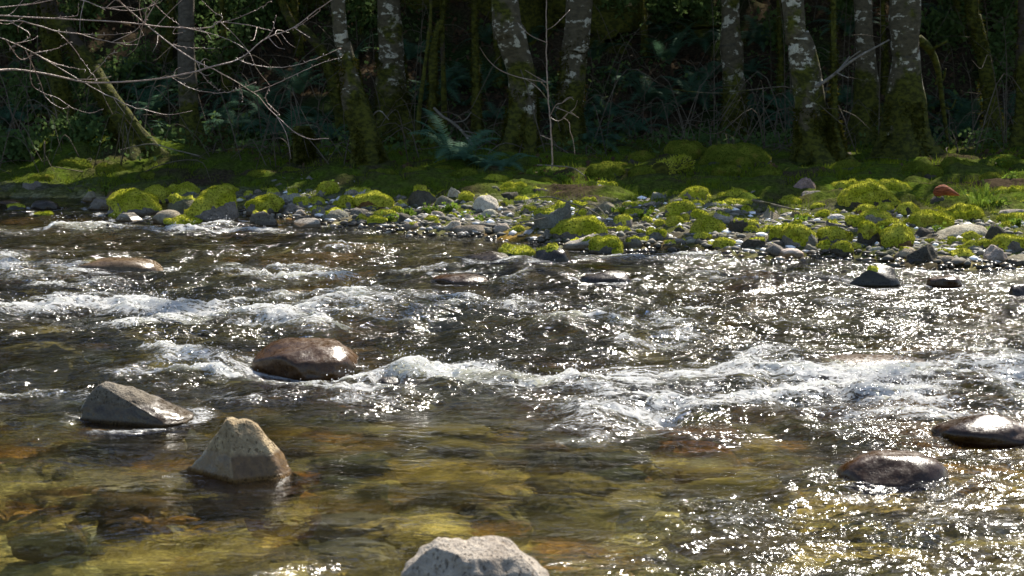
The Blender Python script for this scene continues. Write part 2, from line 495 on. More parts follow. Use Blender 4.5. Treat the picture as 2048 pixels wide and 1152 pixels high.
#   pixels, width along x, width along y, roughness, foam, lift
BANDS = [
    ([(0, 470), (170, 462), (330, 468), (440, 460), (560, 466)], 0.5, 0.28, 0.8, 0.95, 0.03),
    ([(0, 530), (70, 545), (180, 575)], 0.5, 0.5, 0.8, 0.85, 0.05),
    ([(180, 500), (560, 505), (900, 500)], 0.6, 0.35, 0.5, 0.35, 0.0),
    ([(480, 556), (640, 552), (840, 545)], 0.35, 0.28, 0.9, 0.85, 0.05),
    ([(500, 590), (380, 575)], 0.4, 0.3, 0.8, 0.55, 0.03),
    ([(930, 520), (1160, 520), (1420, 505)], 0.5, 0.3, 0.7, 0.75, 0.02),
    ([(960, 573), (1160, 572), (1290, 560)], 0.3, 0.16, 0.7, 0.85, 0.01),
    ([(1290, 560), (1450, 565), (1700, 560)], 0.5, 0.3, 0.55, 0.45, 0.02),
    ([(1500, 525), (1900, 540)], 0.6, 0.3, 0.4, 0.25, 0.0),
    ([(0, 622), (200, 620), (420, 640)], 0.45, 0.32, 1.3, 1.6, 0.05),
    ([(430, 655), (560, 645), (690, 605), (760, 612), (850, 640)], 0.4, 0.36, 1.3, 1.1, 0.11),
    ([(870, 632), (1000, 630), (1150, 640), (1260, 650)], 0.35, 0.28, 0.95, 0.8, 0.06),
    ([(1180, 660), (1350, 650), (1500, 660)], 0.4, 0.3, 0.8, 0.6, 0.03),
    ([(1300, 690), (1420, 700), (1540, 730)], 0.35, 0.25, 0.8, 0.65, 0.03),
    ([(1320, 600), (1560, 610), (2048, 620)], 0.7, 0.3, 0.5, 0.45, 0.0),
    ([(1600, 660), (2100, 680)], 0.7, 0.35, 0.5, 0.3, 0.02),
    ([(-60, 790), (60, 780), (170, 775)], 0.25, 0.16, 0.8, 0.85, 0.03),
    ([(250, 775), (330, 770), (410, 748), (500, 765), (640, 785), (800, 775)], 0.26, 0.22, 1.1, 1.15, 0.04),
    ([(800, 775), (930, 752), (1020, 765), (1130, 768), (1250, 800)], 0.32, 0.26, 1.3, 1.5, 0.06),
    ([(560, 800), (800, 800), (1100, 800)], 0.4, 0.25, 0.75, 0.55, 0.0),
    ([(1240, 790), (1380, 775), (1560, 765), (1700, 752)], 0.4, 0.30, 1.4, 1.8, 0.05),
    ([(1300, 805), (1550, 800), (1800, 790), (2120, 800)], 0.6, 0.38, 1.3, 1.6, 0.02),
    ([(1680, 770), (1850, 760), (2120, 735)], 0.45, 0.32, 1.3, 1.6, 0.05),
    ([(1680, 960), (1650, 985), (1780, 985)], 0.2, 0.14, 0.8, 0.6, 0.02),
    ([(1850, 905), (2000, 930), (2100, 940)], 0.3, 0.2, 0.8, 0.5, 0.02),
    ([(1500, 860), (1900, 850)], 0.5, 0.25, 0.6, 0.25, 0.0),
    ([(1330, 1060), (1500, 1045), (1700, 1050), (1900, 1080)], 0.35, 0.22, 0.85, 0.40, 0.03),
    ([(1150, 1130), (1400, 1110), (2100, 1130)], 0.4, 0.2, 0.75, 0.30, 0.02),
    ([(520, 1150), (640, 1135)], 0.1, 0.08, 0.7, 0.4, 0.01),
    ([(60, 820), (100, 850), (200, 850)], 0.2, 0.15, 0.6, 0.25, 0.0),
    ([(150, 910), (330, 930)], 0.3, 0.2, 0.40, 0.0, 0.0),
]
#   water sliding over a stone just below: pixel, half-width, half-depth, lift
HUMPS = [(1160, 560, 0.75, 0.6, 0.09), (920, 562, 0.5, 0.4, 0.05), (1735, 730, 0.75, 0.4, 0.08), (1340, 752, 0.4, 0.28, 0.06),
         (420, 735, 0.45, 0.35, 0.05), (200, 740, 0.6, 0.35, 0.06), (720, 620, 0.5, 0.35, 0.06), (1080, 655, 0.5, 0.3, 0.05)]

# ------------------------------------------------------------------ the land: bed, bar, bank and hillside in one sheet
BED = np.array([(0.46, 0.33, 0.085), (0.27, 0.17, 0.06), (0.27, 0.25, 0.17), (0.48, 0.22, 0.05), (0.48, 0.39, 0.13), (0.12, 0.09, 0.045), (0.38, 0.31, 0.12), (0.22, 0.19, 0.08)])
def build_ground():
    nx = 900
    ys = np.concatenate([np.geomspace(3.0, 21.0, 800), np.geomspace(21.05, 120.0, 220)]); ny = len(ys)
    u = np.linspace(-1, 1, nx)
    Y = np.repeat(ys[:, None], nx, 1); X = u[None, :] * (2.2 + 0.46 * Y)
    z = ground_z(X, Y)
    t = Y - shore_y(X)
    wx = X * 0.72 + 0.12 * noise2(X * 2.4, Y * 2.4, 71) + 0.04 * noise2(X * 9, Y * 9, 77); wy = Y + 0.12 * noise2(X * 2.4, Y * 2.4, 72) + 0.04 * noise2(X * 9, Y * 9, 78)
    big, idb = cells(wx, wy * 0.8, 0.42, 81); mid, idm = cells(wx, wy, 0.17, 91); sm, ids = cells(wx, wy, 0.07, 101)
    river = sstep(0.6, -0.6, t); bar = sstep(-0.8, 0.0, t) * sstep(5.0, 3.0, t)
    pick = (idb > 0.45)
    hb = np.where(pick, 0.07 * (1 - np.exp(-4.5 * big)) * (0.3 + idb), 0); hm = 0.040 * (1 - np.exp(-4 * mid)); hs = 0.022 * (1 - np.exp(-5 * sm))
    z = z + river * (np.maximum(hb, hm) - 0.06) + bar * (hs * 1.2 + 0.3 * hm)
    b0 = np.interp(X, [-3.4, -2.4, 1, 3], [-0.1, 1.0, 1.7, 2.1]); bank = sstep(0, 1.3, t - b0)
    mound, idq = cells(X + 0.2 * noise2(X * 2, Y * 2, 73), Y, 0.6, 111)
    z = z + bank * sstep(27, 24, Y) * 0.11 * (1 - np.exp(-2.5 * mound)) + bank * 0.02 * fbm2(X * 4, Y * 4, 74, 3)
    cid = np.where(pick & (hb > hm), (idb * 37) % 1, idm)
    k = np.minimum((cid * len(BED)).astype(int), len(BED) - 1)
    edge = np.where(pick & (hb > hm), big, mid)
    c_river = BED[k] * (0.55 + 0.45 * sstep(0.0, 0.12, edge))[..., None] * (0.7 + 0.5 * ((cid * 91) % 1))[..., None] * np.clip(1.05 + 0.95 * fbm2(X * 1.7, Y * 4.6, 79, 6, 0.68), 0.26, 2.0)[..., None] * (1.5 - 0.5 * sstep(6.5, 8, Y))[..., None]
    tint = sstep(-0.4, 0.4, fbm2(X * 0.9, Y * 2.2, 86, 3))[..., None]
    c_river = c_river * (1 - 0.30) + 0.30 * c_river.mean(-1, keepdims=True) * (np.array((1.70, 1.2, 0.42)) * tint + np.array((1.2, 1.15, 0.62)) * (1 - tint))
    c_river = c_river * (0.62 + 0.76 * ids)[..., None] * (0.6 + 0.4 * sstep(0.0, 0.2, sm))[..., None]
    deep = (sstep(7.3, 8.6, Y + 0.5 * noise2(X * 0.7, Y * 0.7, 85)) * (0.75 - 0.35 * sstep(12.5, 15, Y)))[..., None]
    c_river = c_river * (1 - deep) + c_river * np.array((0.17, 0.21, 0.30)) * deep  # mid-stream bed darkened and blued to stand for water absorption and sky reflection
    c_bar = np.array((0.12, 0.11, 0.085)) * (0.4 + 0.9 * ids)[..., None]
    m = sstep(-0.75, 0.1, fbm2(X * 0.9, Y * 0.9, 75, 3)) * (0.65 + 0.35 * sstep(-0.3, 0.3, noise2(X * 5, Y * 5, 83)))
    bm = (0.75 * sstep(0.0, 0.4, fbm2(X * 1.3 + 3, Y * 1.3, 84, 3) + 0.3 * sstep(0.5, 2.5, t) + 0.12 * sstep(0, 3, X) + 0.12))[..., None]
    c_bar = c_bar * (1 - bm) + np.array((0.085, 0.10, 0.015)) * bm
    c_bank = np.array((0.062, 0.090, 0.012)) * m[..., None] + np.array((0.050, 0.038, 0.025)) * (1 - m)[..., None]
    hill = sstep(24.0, 26.5, Y)[..., None]
    g2 = sstep(0.05, 0.5, fbm2(X * 0.6, Y * 0.6, 76, 3))[..., None]
    c_hill = np.array((0.055, 0.042, 0.028)) * (1 - g2) + np.array((0.03, 0.048, 0.016)) * g2
    c_bank = c_bank * (1 - hill) + c_hill * hill
    b = bank[..., None]; r = river[..., None]
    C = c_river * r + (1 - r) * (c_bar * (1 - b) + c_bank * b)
    V = np.stack([X, Y, z], -1).reshape(-1, 3)
    i = np.arange(ny - 1)[:, None] * nx; j = np.arange(nx - 1)[None, :]
    Q = np.stack([i + j, i + j + 1, i + nx + j + 1, i + nx + j], -1).reshape(-1, 4)
    me = np_mesh('ground', V, None, Q)
    attr(me, 'Col', C.reshape(-1, 3), 'FLOAT_COLOR')
    tag(link('ground', me, M_GROUND), None, None, None, 'structure')
build_ground()

# ------------------------------------------------------------------ rocks
def rock_shape(kind, seed, sub, env=None, facets=()):
    r = np.random.default_rng(seed)
    V, F = ICO[sub]; P = V.copy()
    if kind in ('angular', 'slab', 'cube', 'pyramid'):
        pw = {'angular': 3.0, 'slab': 3.2, 'cube': 5.0, 'pyramid': 2.4}[kind]
        P = P / (np.abs(P) ** pw).sum(1)[:, None] ** (1 / pw)
        for _ in range({'angular': 9, 'slab': 6, 'cube': 5, 'pyramid': 8}[kind]):
            n = r.normal(size=3); n[2] = abs(n[2]) * 0.8; n /= np.linalg.norm(n)
            d = r.uniform(0.62, 0.9)
            P = P - np.maximum(0, P @ n - d)[:, None] * n
    else:
        P = P / (np.abs(P) ** 2.3).sum(1)[:, None] ** (1 / 2.3)
        for _ in range(3):
            n = r.normal(size=3); n /= np.linalg.norm(n); d = r.uniform(0.7, 0.95)
            P = P - 0.8 * np.maximum(0, P @ n - d)[:, None] * n
    amp = {'round': 0.10, 'dome': 0.07, 'angular': 0.10, 'slab': 0.08, 'cube': 0.06, 'pyramid': 0.10}[kind]
    P = P * (1 + amp * fbm3(P * 1.6 + r.uniform(0, 50), seed, 3) + amp * 0.22 * fbm3(P * 6 + 9.0, seed + 5, 3))[:, None]
    if kind == 'pyramid':
        k = np.clip(1.15 - 0.78 * np.clip(P[:, 2], 0, 1), 0.22, 1.15)
        off = r.uniform(-0.35, 0.2)
        P[:, 0] = P[:, 0] * k + off * np.clip(P[:, 2], 0, 1); P[:, 1] *= k
    if env is not None:
        lo, hi = P[:, 0].min(), P[:, 0].max()
        P[:, 0] = (P[:, 0] - lo) / (hi - lo) * 2 - 1
        up = P[:, 2] > 0
        zh = P[:, 2] / np.sqrt(np.maximum(1.02 - P[:, 0] ** 2, 0.03))
        e = np.interp(P[:, 0], [a for a, _ in env], [b for _, b in env])
        P[:, 2] = np.where(up, np.clip(zh, 0, 1.1) * e * (1 + 0.06 * fbm3(P * 4, seed + 9, 3)), P[:, 2])
    for n, d in facets:
        n = np.array(n, float); n /= np.linalg.norm(n)
        P = P - np.maximum(0, P @ n - d)[:, None] * n
    if facets:
        P = P * (1 + 0.03 * fbm3(P * 5, seed + 11, 4, 0.6))[:, None]
    lo = P.min(0); hi = P.max(0)
    P[:, :2] = (P[:, :2] - lo[:2]) / (hi - lo)[:2] * 2 - 1
    P[:, 2] /= hi[2]
    return P, F

COLOURS = {'grey': (0.205, 0.19, 0.155), 'pale': (0.37, 0.335, 0.27), 'dark': (0.085, 0.077, 0.06), 'brown': (0.17, 0.105, 0.045), 'tan': (0.30, 0.26, 0.19),
           'rose': (0.22, 0.155, 0.14), 'cream': (0.56, 0.50, 0.39), 'olive': (0.15, 0.15, 0.09), 'white': (0.6, 0.58, 0.54), 'wet': (0.16, 0.095, 0.04), 'gold': (0.38, 0.29, 0.095),
           'orange': (0.46, 0.19, 0.045), 'green': (0.06, 0.12, 0.02), 'taupe': (0.17, 0.138, 0.108), 'sand': (0.40, 0.315, 0.19), 'pinkgrey': (0.37, 0.325, 0.255)}
ROCKS = []      # (object, pixel box, moss, colour, kind, width, reference phrase, hand-written label)
def rock(box, moss=0.0, colour='grey', kind='round', label=None, ref=None, depth=0.8, env=None, wet=0.0, sink=0.4, seed=None, sub=None, turn=0.0, zoff=0.0, name=None, water=True, fuzz=1.0, splash=4, facets=()):
    """One stone standing where the photo's box (left, right, top, bottom) has it, with its cover of moss as a part."""
    l, r_, top, bot = box
    seed = seed if seed is not None else int(l * 7 + bot * 13) % 9973
    rr = np.random.default_rng(seed)
    p = hit((l + r_) / 2, bot, water)
    d = p[1]
    w = (r_ - l) * d / F_PX
    dep = w * depth * rr.uniform(0.9, 1.1)
    yc = d + 0.42 * dep
    # the crest lies a little behind the foot, so a lower stone already reaches that high in the picture
    zt = at_y((l + r_) / 2, top, d + 0.30 * dep)[2]
    zb = p[2]
    h = max(zt - zb, 0.03)
    sub = sub or (4 if w > 0.16 else 3)
    P, F = rock_shape(kind, seed, sub, env, facets)
    xc = (l + r_ - 2048) / 2 / F_PX * yc
    s = yc / d
    S = np.array([w / 2 * s, dep / 2, h])
    if turn:
        c, sn = math.cos(turn), math.sin(turn)
        P[:, :2] = P[:, :2] @ np.array([[c, sn], [-sn, c]])
    P = P * S
    P[:, 2] = np.where(P[:, 2] < 0, P[:, 2] * (sink + 0.12 / max(h, 0.05)) * 0.8, P[:, 2])
    me = np_mesh('stone', P, F)
    o = link(name or ('boulder' if w > 0.30 else 'cobble'), me, M_ROCK, None, (xc, yc, zb + zoff))
    c = np.array(COLOURS[colour]) * rr.uniform(0.88, 1.15) * (1 + rr.uniform(-0.05, 0.05, 3))
    o.color = (*[float(v) for v in c], 1.0 - wet)
    o.pass_index = splash
    if moss > 0:
        N = vnormals(P, F)
        m = N[:, 2] + 0.5 * fbm3(P / max(w, 0.1) * 3.2 + seed, seed + 3, 4, 0.6) + 0.60 * (P[:, 2] / max(h, 0.02) - 0.52)
        thr = 1.3 - 1.45 * moss
        cov = sstep(thr - 0.05, thr + 0.35, m)
        th = min(0.030, 0.085 * w) * (0.25 + 1.25 * np.clip(0.5 + 0.9 * fbm3(P * 11 + seed, seed + 4, 3), 0, 1))
        Vm = P + N * (cov * th - 0.004)[:, None]
        keep = (cov[F] > 0.02).any(1) & (P[F][:, :, 2].max(1) > -0.03)
        if keep.sum() > 20:
            b = MB(); b.add(Vm, F[keep])
            Fk = F[keep & (cov[F].min(1) > 0.25)]
            if len(Fk):
                ar = np.linalg.norm(np.cross(Vm[Fk[:, 1]] - Vm[Fk[:, 0]], Vm[Fk[:, 2]] - Vm[Fk[:, 0]]), axis=1) / 2
                nb = int(np.clip(ar.sum() * 15000 * fuzz, 60, 5000))
                pk = rr.choice(len(Fk), nb, p=ar / ar.sum()); ab = rr.dirichlet((1, 1, 1), nb)
                Pb = (Vm[Fk[pk]] * ab[:, :, None]).sum(1); Nb = (N[Fk[pk]] * ab[:, :, None]).sum(1)
                D = Nb + rr.normal(0, 0.45, (nb, 3)) + np.array([0, 0, 0.3]); D /= np.linalg.norm(D, axis=1)[:, None]
                bv, bf = blades(Pb - 0.004 * Nb, D, rr.uniform(0.008, 0.022, nb), rr.uniform(0.006, 0.011, nb), seed)
                b.add(bv, bf)
            link('moss', b.mesh('moss'), M_MOSS if water else M_MOSS_SHADED, o)
    ROCKS.append(dict(o=o, box=box, moss=moss, colour=colour, kind=kind, w=w, ref=ref, label=label, wet=wet))
    return o

# ---- the stones that stand in the stream
rock((146, 374, 767, 850), 0, 'taupe', 'dome', 'smooth grey boulder with a humped top and long tail sloping into the stream', 'humped grey boulder', 0.7,
     [(-1, .1), (-.85, .55), (-.65, .92), (-.48, 1), (-.15, .84), (.2, .6), (.5, .34), (.8, .12), (1, .03)], seed=41, sub=5, splash=7, facets=(((-0.35, -0.85, 0.2), 0.52), ((0.3, -0.5, 0.8), 0.66)))
rock((332, 598, 842, 966), 0, 'sand', 'angular', 'pale pitted cone-shaped rock with a dark wet foot in calm golden water', 'cone-shaped rock', 0.75,
     [(-1, .03), (-.78, .2), (-.5, .40), (-.3, .68), (-.12, .97), (.06, 1), (.22, .86), (.42, .54), (.62, .28), (.85, .14), (1, .02)], seed=12, sub=5, splash=8, facets=(((0.42, -0.72, 0.5), 0.44), ((-0.75, -0.62, 0.25), 0.36), ((0.85, -0.2, 0.5), 0.60)))
rock((778, 1112, 1088, 1205), 0, 'pinkgrey', 'dome', 'cracked whitish boulder breaking the water, cut off by the bottom edge', 'cracked whitish boulder', 0.8,
     [(-1, .15), (-.82, .5), (-.62, .86), (-.45, 1), (-.2, .95), (-.12, .86), (-.04, .97), (.2, .98), (.5, .8), (.75, .5), (1, .1)], seed=23, sub=5, facets=(((-0.6, -0.75, 0.3), 0.70), ((0.1, -0.2, 1.0), 0.90)))
rock((496, 712, 682, 756), 0, 'brown', 'dome', 'wet brown dome boulder with water streaming round both sides in mid stream', 'wet brown dome boulder', 0.9, wet=0.9, seed=5, sub=5)
rock((1882, 2110, 830, 888), 0, 'wet', 'round', 'dark wet boulder by the frame edge with white water above it', 'dark boulder at the frame edge', 0.7, wet=1, seed=31)
rock((1692, 1920, 906, 976), 0, 'wet', 'dome', 'low brown stone with a film of water pouring over it near the lower corner', 'low brown overflowed stone', 0.8, wet=1, seed=32, zoff=-0.012)
rock((1210, 1462, 738, 776), 0, 'dark', 'dome', 'blackish wet stone showing just above the broad white rapid', 'blackish stone in the rapid', 0.8, wet=1, seed=33, zoff=-0.045)
rock((1590, 1900, 707, 752), 0, 'brown', 'dome', 'wide amber brown stone under a smooth tongue of water', 'wide amber stone', 0.7, wet=1, seed=34, zoff=-0.03)
rock((745, 800, 755, 776), 0, 'dark', 'round', 'small black stone beside foam below the wet brown dome boulder', None, 0.8, wet=1)
rock((145, 325, 516, 548), 0, 'pale', 'dome', 'glistening wet low dome rock far out between two foam lines', 'glistening low dome rock', 0.7, wet=1, seed=36)
rock((859, 980, 549, 573), 0, 'wet', 'dome', 'flat brown stone slick with water above mid-stream foam', 'flat brown slick stone', 0.9, wet=1)
rock((1157, 1268, 542, 575), 0, 'dark', 'dome', 'rounded stone glazed with bright sliding water in mid stream', 'water-glazed stone', 0.9, wet=1)
rock((923, 1036, 503, 525), 0, 'dark', 'angular', 'jagged black wet rock just off the bar with foam below', 'jagged black rock', 0.8, wet=1)
rock((997, 1070, 493, 516), 0.75, 'green', 'dome', 'wet stone covered in vivid green algae between two black rocks', 'vivid green stone', 0.8, wet=1)
rock((1064, 1148, 495, 527), 0.12, 'dark', 'round', 'bristly black wet rock below the big pale slab at the waterline', 'bristly black rock', 0.9, wet=1)
rock((1694, 1812, 532, 572), 0.08, 'dark', 'angular', 'dark angular rock with a steep glossy face standing in the stream', 'dark angular midstream rock', 0.8, wet=0.8, seed=44)
rock((1861, 1930, 552, 572), 0, 'brown', 'round', 'small reddish brown wet stone beside the dark angular midstream rock', None, 0.8, wet=1)
rock((2028, 2075, 568, 594), 0, 'dark', 'angular', 'black wet stone half cut by the frame edge in the stream', None, 0.9, wet=1)
rock((202, 236, 446, 466), 0, 'dark', 'pyramid', 'little black pointed rock in the far white riffle', 'black pointed rock', 0.9, wet=1)
# ---- the left cluster at the head of the bar
rock((207, 326, 384, 432), 0.95, 'grey', 'round', 'long boulder wholly furred in yellow-green moss, first at the head of the bar', 'long furred boulder', 0.7, seed=51)
rock((363, 476, 377, 446), 0.66, 'grey', 'round', 'big leaning boulder, mossy back and bare grey front, at the waterline', 'big leaning boulder', 0.8,
     [(-1, .05), (-.7, .35), (-.3, .72), (.15, .95), (.45, 1), (.75, .86), (.9, .62), (1, .2)], seed=52)
rock((331, 400, 394, 430), 0.35, 'olive', 'round')
rock((286, 341, 376, 404), 0.95, 'grey', 'round')
rock((327, 364, 372, 389), 0.95, 'grey')
rock((356, 391, 367, 381), 0.95, 'grey')
rock((401, 477, 375, 397), 0.85, 'brown')
rock((340, 400, 376, 399), 0.4, 'grey', 'dome')
rock((302, 363, 420, 447), 0.0, 'tan', 'dome', 'smooth banded grey-tan cobble between two big mossy boulders', 'banded cobble')
rock((325, 400, 437, 450), 0.9, 'grey', 'dome')
rock((226, 286, 425, 442), 0.0, 'pale', 'slab')
rock((489, 562, 393, 431), 0.85, 'grey', 'round', 'rounded mossy boulder standing alone where the bar begins', 'lone rounded mossy boulder')
rock((498, 556, 421, 451), 0.25, 'grey', 'angular')
rock((170, 229, 397, 419), 0.0, 'grey', 'slab')
rock((163, 192, 382, 402), 0.1, 'tan', 'angular', 'small pale stone with green sprigs beside it in the far water', 'stone with green sprigs')
rock((59, 118, 400, 419), 0.0, 'dark', 'round', wet=0.8)
rock((12, 50, 409, 422), 0.5, 'dark', 'dome', wet=0.6)
rock((-8, 40, 400, 410), 0.0, 'brown', 'dome', wet=0.8)
rock((40, 88, 362, 385), 0.1, 'grey', 'angular', 'grey rock in shade at the foot of the bright mossy knoll', 'grey rock under the knoll')
rock((63, 102, 425, 434), 0.8, 'olive', 'dome', wet=0.3)
# ---- the middle of the bar
rock((553, 614, 386, 408), 0.1, 'pale', 'slab')
rock((579, 627, 396, 420), 0.6, 'grey')
rock((633, 680, 366, 397), 0.95, 'grey', 'round', 'mossy mound with a tuft of bright grass by the shaded bank', 'grass-tufted mound')
rock((683, 728, 378, 397), 0.1, 'pale', 'dome')
rock((712, 755, 377, 399), 0.15, 'pale', 'dome')
rock((676, 715, 394, 422), 0.95, 'grey')
rock((711, 791, 390, 422), 0.85, 'brown', 'dome', 'broad brownish mossy mound beside a greener one, towards the bar head', 'broad brownish mound')
rock((561, 600, 406, 429), 0.0, 'grey', 'angular')
rock((586, 616, 419, 436), 0.0, 'pale')
rock((583, 645, 437, 455), 0.0, 'pale', 'slab', 'low pale ridged stone lying at the water edge below the bar head', 'low ridged stone')
rock((621, 652, 412, 436), 0.7, 'grey')
rock((643, 698, 419, 442), 0.15, 'grey', 'dome')
rock((745, 791, 422, 439), 0.8, 'grey', 'dome')
rock((734, 779, 437, 454), 0.65, 'dark', 'dome')
rock((806, 878, 378, 419), 0.22, 'dark', 'angular', 'large dark boulder, mossy on one side, near the back of the bar', 'large dark boulder', seed=61)
rock((891, 925, 374, 404), 0.0, 'cream', 'angular', 'upright whitish stone leaning between darker boulders', 'upright whitish stone', 0.7)
rock((868, 912, 391, 417), 0.0, 'grey', 'round')
rock((914, 954, 387, 411), 0.6, 'dark')
rock((951, 981, 371, 392), 0.1, 'grey')
rock((942, 999, 390, 426), 0.3, 'cream', 'round', 'whitish boulder with moss on its upstream side, in the middle of the bar', 'whitish half-mossed boulder', seed=64)
rock((964, 1018, 351, 373), 0.95, 'grey', 'dome')
rock((994, 1057, 368, 395), 0.8, 'grey')
rock((990, 1041, 384, 407), 0.0, 'dark', 'slab')
rock((1058, 1106, 375, 397), 0.15, 'dark', 'dome')
rock((1011, 1097, 396, 414), 0.2, 'grey', 'slab', 'flat grey-green slab lying behind the biggest bare boulder', 'flat grey-green slab')
rock((1066, 1152, 402, 462), 0.30, 'grey', 'angular', 'biggest bare grey boulder of the bar, moss down its flanks', 'biggest bare boulder', 0.8,
     [(-1, .35), (-.7, .7), (-.3, .88), (.3, 1), (.6, .95), (.85, .7), (1, .3)], seed=66)
rock((1104, 1218, 438, 482), 0.72, 'grey', 'dome', 'wide dome boulder, bright moss above and bare grey below, by the biggest bare boulder', 'wide bright moss dome', 0.8,
     [(-1, .2), (-.7, .62), (-.3, .95), (.1, 1), (.5, .95), (.8, .75), (1, .3)], seed=67)
rock((903, 978, 450, 470), 0.0, 'tan', 'dome', 'smooth brown loaf-shaped stone at the water edge', 'brown loaf-shaped stone', wet=0.1)
rock((884, 930, 441, 465), 0.0, 'cream', 'angular', 'cream coloured wedge stone beside the brown loaf-shaped one', 'cream wedge stone')
rock((988, 1021, 447, 468), 0.0, 'pale')
rock((1017, 1050, 454, 470), 0.65, 'grey', 'dome')
rock((803, 843, 444, 461), 0.15, 'tan', 'dome')
rock((1046, 1080, 460, 473), 0.0, 'white', 'dome', 'flat bright white stone at the waterline under the biggest bare boulder', 'flat white stone')
rock((1125, 1212, 466, 498), 0.30, 'pale', 'slab', 'big pale slab tilted into the water, mossy at its raised end', 'big tilted pale slab', 0.7,
     [(-1, .2), (-.6, .45), (0, .7), (.5, 1), (.8, .95), (1, .5)], seed=68)
rock((1178, 1247, 475, 508), 0.9, 'grey', 'round', 'small round moss cushion boulder sitting right at the waterline', 'waterline moss cushion', 0.9)
rock((1245, 1288, 473, 496), 0.25, 'grey')
# ---- the right half of the bar
rock((1192, 1240, 363, 397), 0.45, 'pale', 'cube', 'pale pedestal rock capped with moss like a hat', 'moss-capped pedestal rock', 0.9)
rock((1301, 1337, 385, 405), 0.1, 'grey', 'angular')
rock((1361, 1424, 379, 405), 0.9, 'grey')
rock((1183, 1249, 403, 429), 0.1, 'tan', 'slab', 'flat-topped tan block with a dark front, behind the wide bright moss dome', 'flat-topped tan block')
rock((1137, 1177, 403, 423), 0.9, 'grey')
rock((1339, 1373, 397, 420), 0.1, 'pale', 'angular')
rock((1427, 1499, 385, 405), 0.9, 'brown', 'dome')
rock((1449, 1505, 401, 419), 0.95, 'grey', 'dome')
rock((1405, 1461, 404, 421), 0.1, 'grey', 'dome')
rock((1327, 1388, 404, 435), 0.85, 'grey')
rock((1380, 1420, 423, 442), 0.95, 'grey', 'dome')
rock((1415, 1474, 425, 449), 0.05, 'pale', 'angular')
rock((1503, 1575, 416, 446), 0.06, 'tan', 'pyramid', 'bare sunlit tan rock shaped like a low pyramid amid moss', 'low pyramid rock', seed=71)
rock((1378, 1454, 440, 474), 0.92, 'grey', 'dome', 'neat yellow-green moss dome on clean pebbles near the waterline', 'neat moss dome', 0.9, seed=72)
rock((1390, 1426, 467, 489), 0.8, 'dark')
rock((1459, 1502, 437, 468), 0.15, 'dark', 'cube', 'dark square-cut stone beside the neat moss dome', 'square-cut dark stone')
rock((1292, 1344, 462, 487), 0.4, 'grey', 'dome')
rock((1260, 1291, 449, 463), 0.0, 'tan', 'slab')
rock((1342, 1379, 452, 470), 0.2, 'dark', 'angular')
rock((1371, 1405, 478, 493), 0.0, 'pale', 'dome')
rock((1345, 1379, 477, 492), 0.1, 'pale', 'dome')
rock((1482, 1540, 475, 501), 0.15, 'dark', 'slab')
rock((1538, 1599, 450, 488), 0.75, 'dark', 'round', depth=0.9)
rock((1567, 1640, 455, 499), 0.75, 'grey', 'round', 'moss-draped boulder with a bare olive front near the water', 'moss-draped boulder', 0.8, seed=74)
rock((1528, 1581, 486, 512), 0.05, 'grey', 'angular')
rock((1560, 1613, 497, 515), 0.0, 'cream', 'dome', 'smooth cream pillow stone at the waterline', 'cream pillow stone')
rock((1610, 1640, 488, 509), 0.0, 'grey', 'angular')
rock((1574, 1637, 354, 397), 0.0, 'rose', 'angular', 'bare pinkish angular boulder standing in shade at the back of the bar', 'pinkish angular boulder', 0.8,
     [(-1, .25), (-.6, .6), (-.2, .9), (.2, 1), (.5, .98), (.8, .6), (1, .3)], seed=76)
rock((1520, 1566, 388, 401), 0.3, 'cream', 'slab')
rock((1556, 1609, 396, 416), 0.9, 'grey')
rock((1601, 1658, 382, 405), 0.0, 'grey', 'slab', 'flat grey slab leaning against the pinkish angular boulder', 'leaning grey slab')
rock((1682, 1803, 367, 423), 0.93, 'dark', 'round', 'largest moss-covered boulder of all, green hump at the back of the bar', 'largest mossy boulder', 0.7, seed=81, sub=5)
rock((1659, 1731, 362, 391), 0.8, 'rose')
rock((1756, 1828, 363, 394), 0.95, 'grey')
rock((1860, 1895, 390, 417), 0.05, 'dark', 'round', 'dark grey stone with reddish driftwood lying on top', 'driftwood stone')
rock((1893, 1948, 392, 414), 0.6, 'dark')
rock((1985, 2032, 376, 400), 0.9, 'grey')
rock((2015, 2070, 374, 400), 0.85, 'grey')
rock((1709, 1755, 411, 433), 0.75, 'brown')
rock((1750, 1796, 408, 432), 0.8, 'grey')
rock((1716, 1790, 423, 452), 0.55, 'tan', 'dome')
rock((1792, 1841, 409, 438), 0.75, 'dark')
rock((1823, 1907, 427, 461), 0.95, 'grey', 'round', 'broad sunlit moss boulder above the long pale whale-back boulder', 'broad sunlit moss boulder', 0.8, seed=83)
rock((1882, 1967, 414, 446), 0.9, 'dark', 'dome')
rock((1866, 1986, 447, 482), 0.0, 'pale', 'dome', 'long smooth pale boulder shaped like a whale back', 'whale-back boulder', 0.7,
     [(-1, .2), (-.6, .6), (-.1, .9), (.3, 1), (.7, .85), (1, .4)], seed=84)
rock((1972, 2018, 447, 487), 0.12, 'dark', 'round', 'round dark speckled stone touching the whale-back boulder', 'round speckled stone')
rock((1713, 1764, 447, 493), 0.88, 'dark', 'round', 'tall moss-furred boulder, twin of a browner dome beside it', 'tall furred boulder', 0.9, seed=86)
rock((1762, 1834, 453, 499), 0.88, 'brown', 'round', 'brownish-green furred dome twin with dark foot at the waterline', 'brownish furred dome', 0.9, seed=87)
rock((1759, 1810, 442, 458), 0.85, 'brown', 'dome')
rock((1657, 1695, 428, 444), 0.0, 'white', 'dome')
rock((1647, 1699, 440, 464), 0.1, 'grey', 'angular')
rock((1691, 1740, 433, 464), 0.75, 'dark')
rock((1638, 1708, 458, 490), 0.8, 'grey')
rock((1666, 1711, 482, 514), 0.8, 'dark', 'round', depth=0.9)
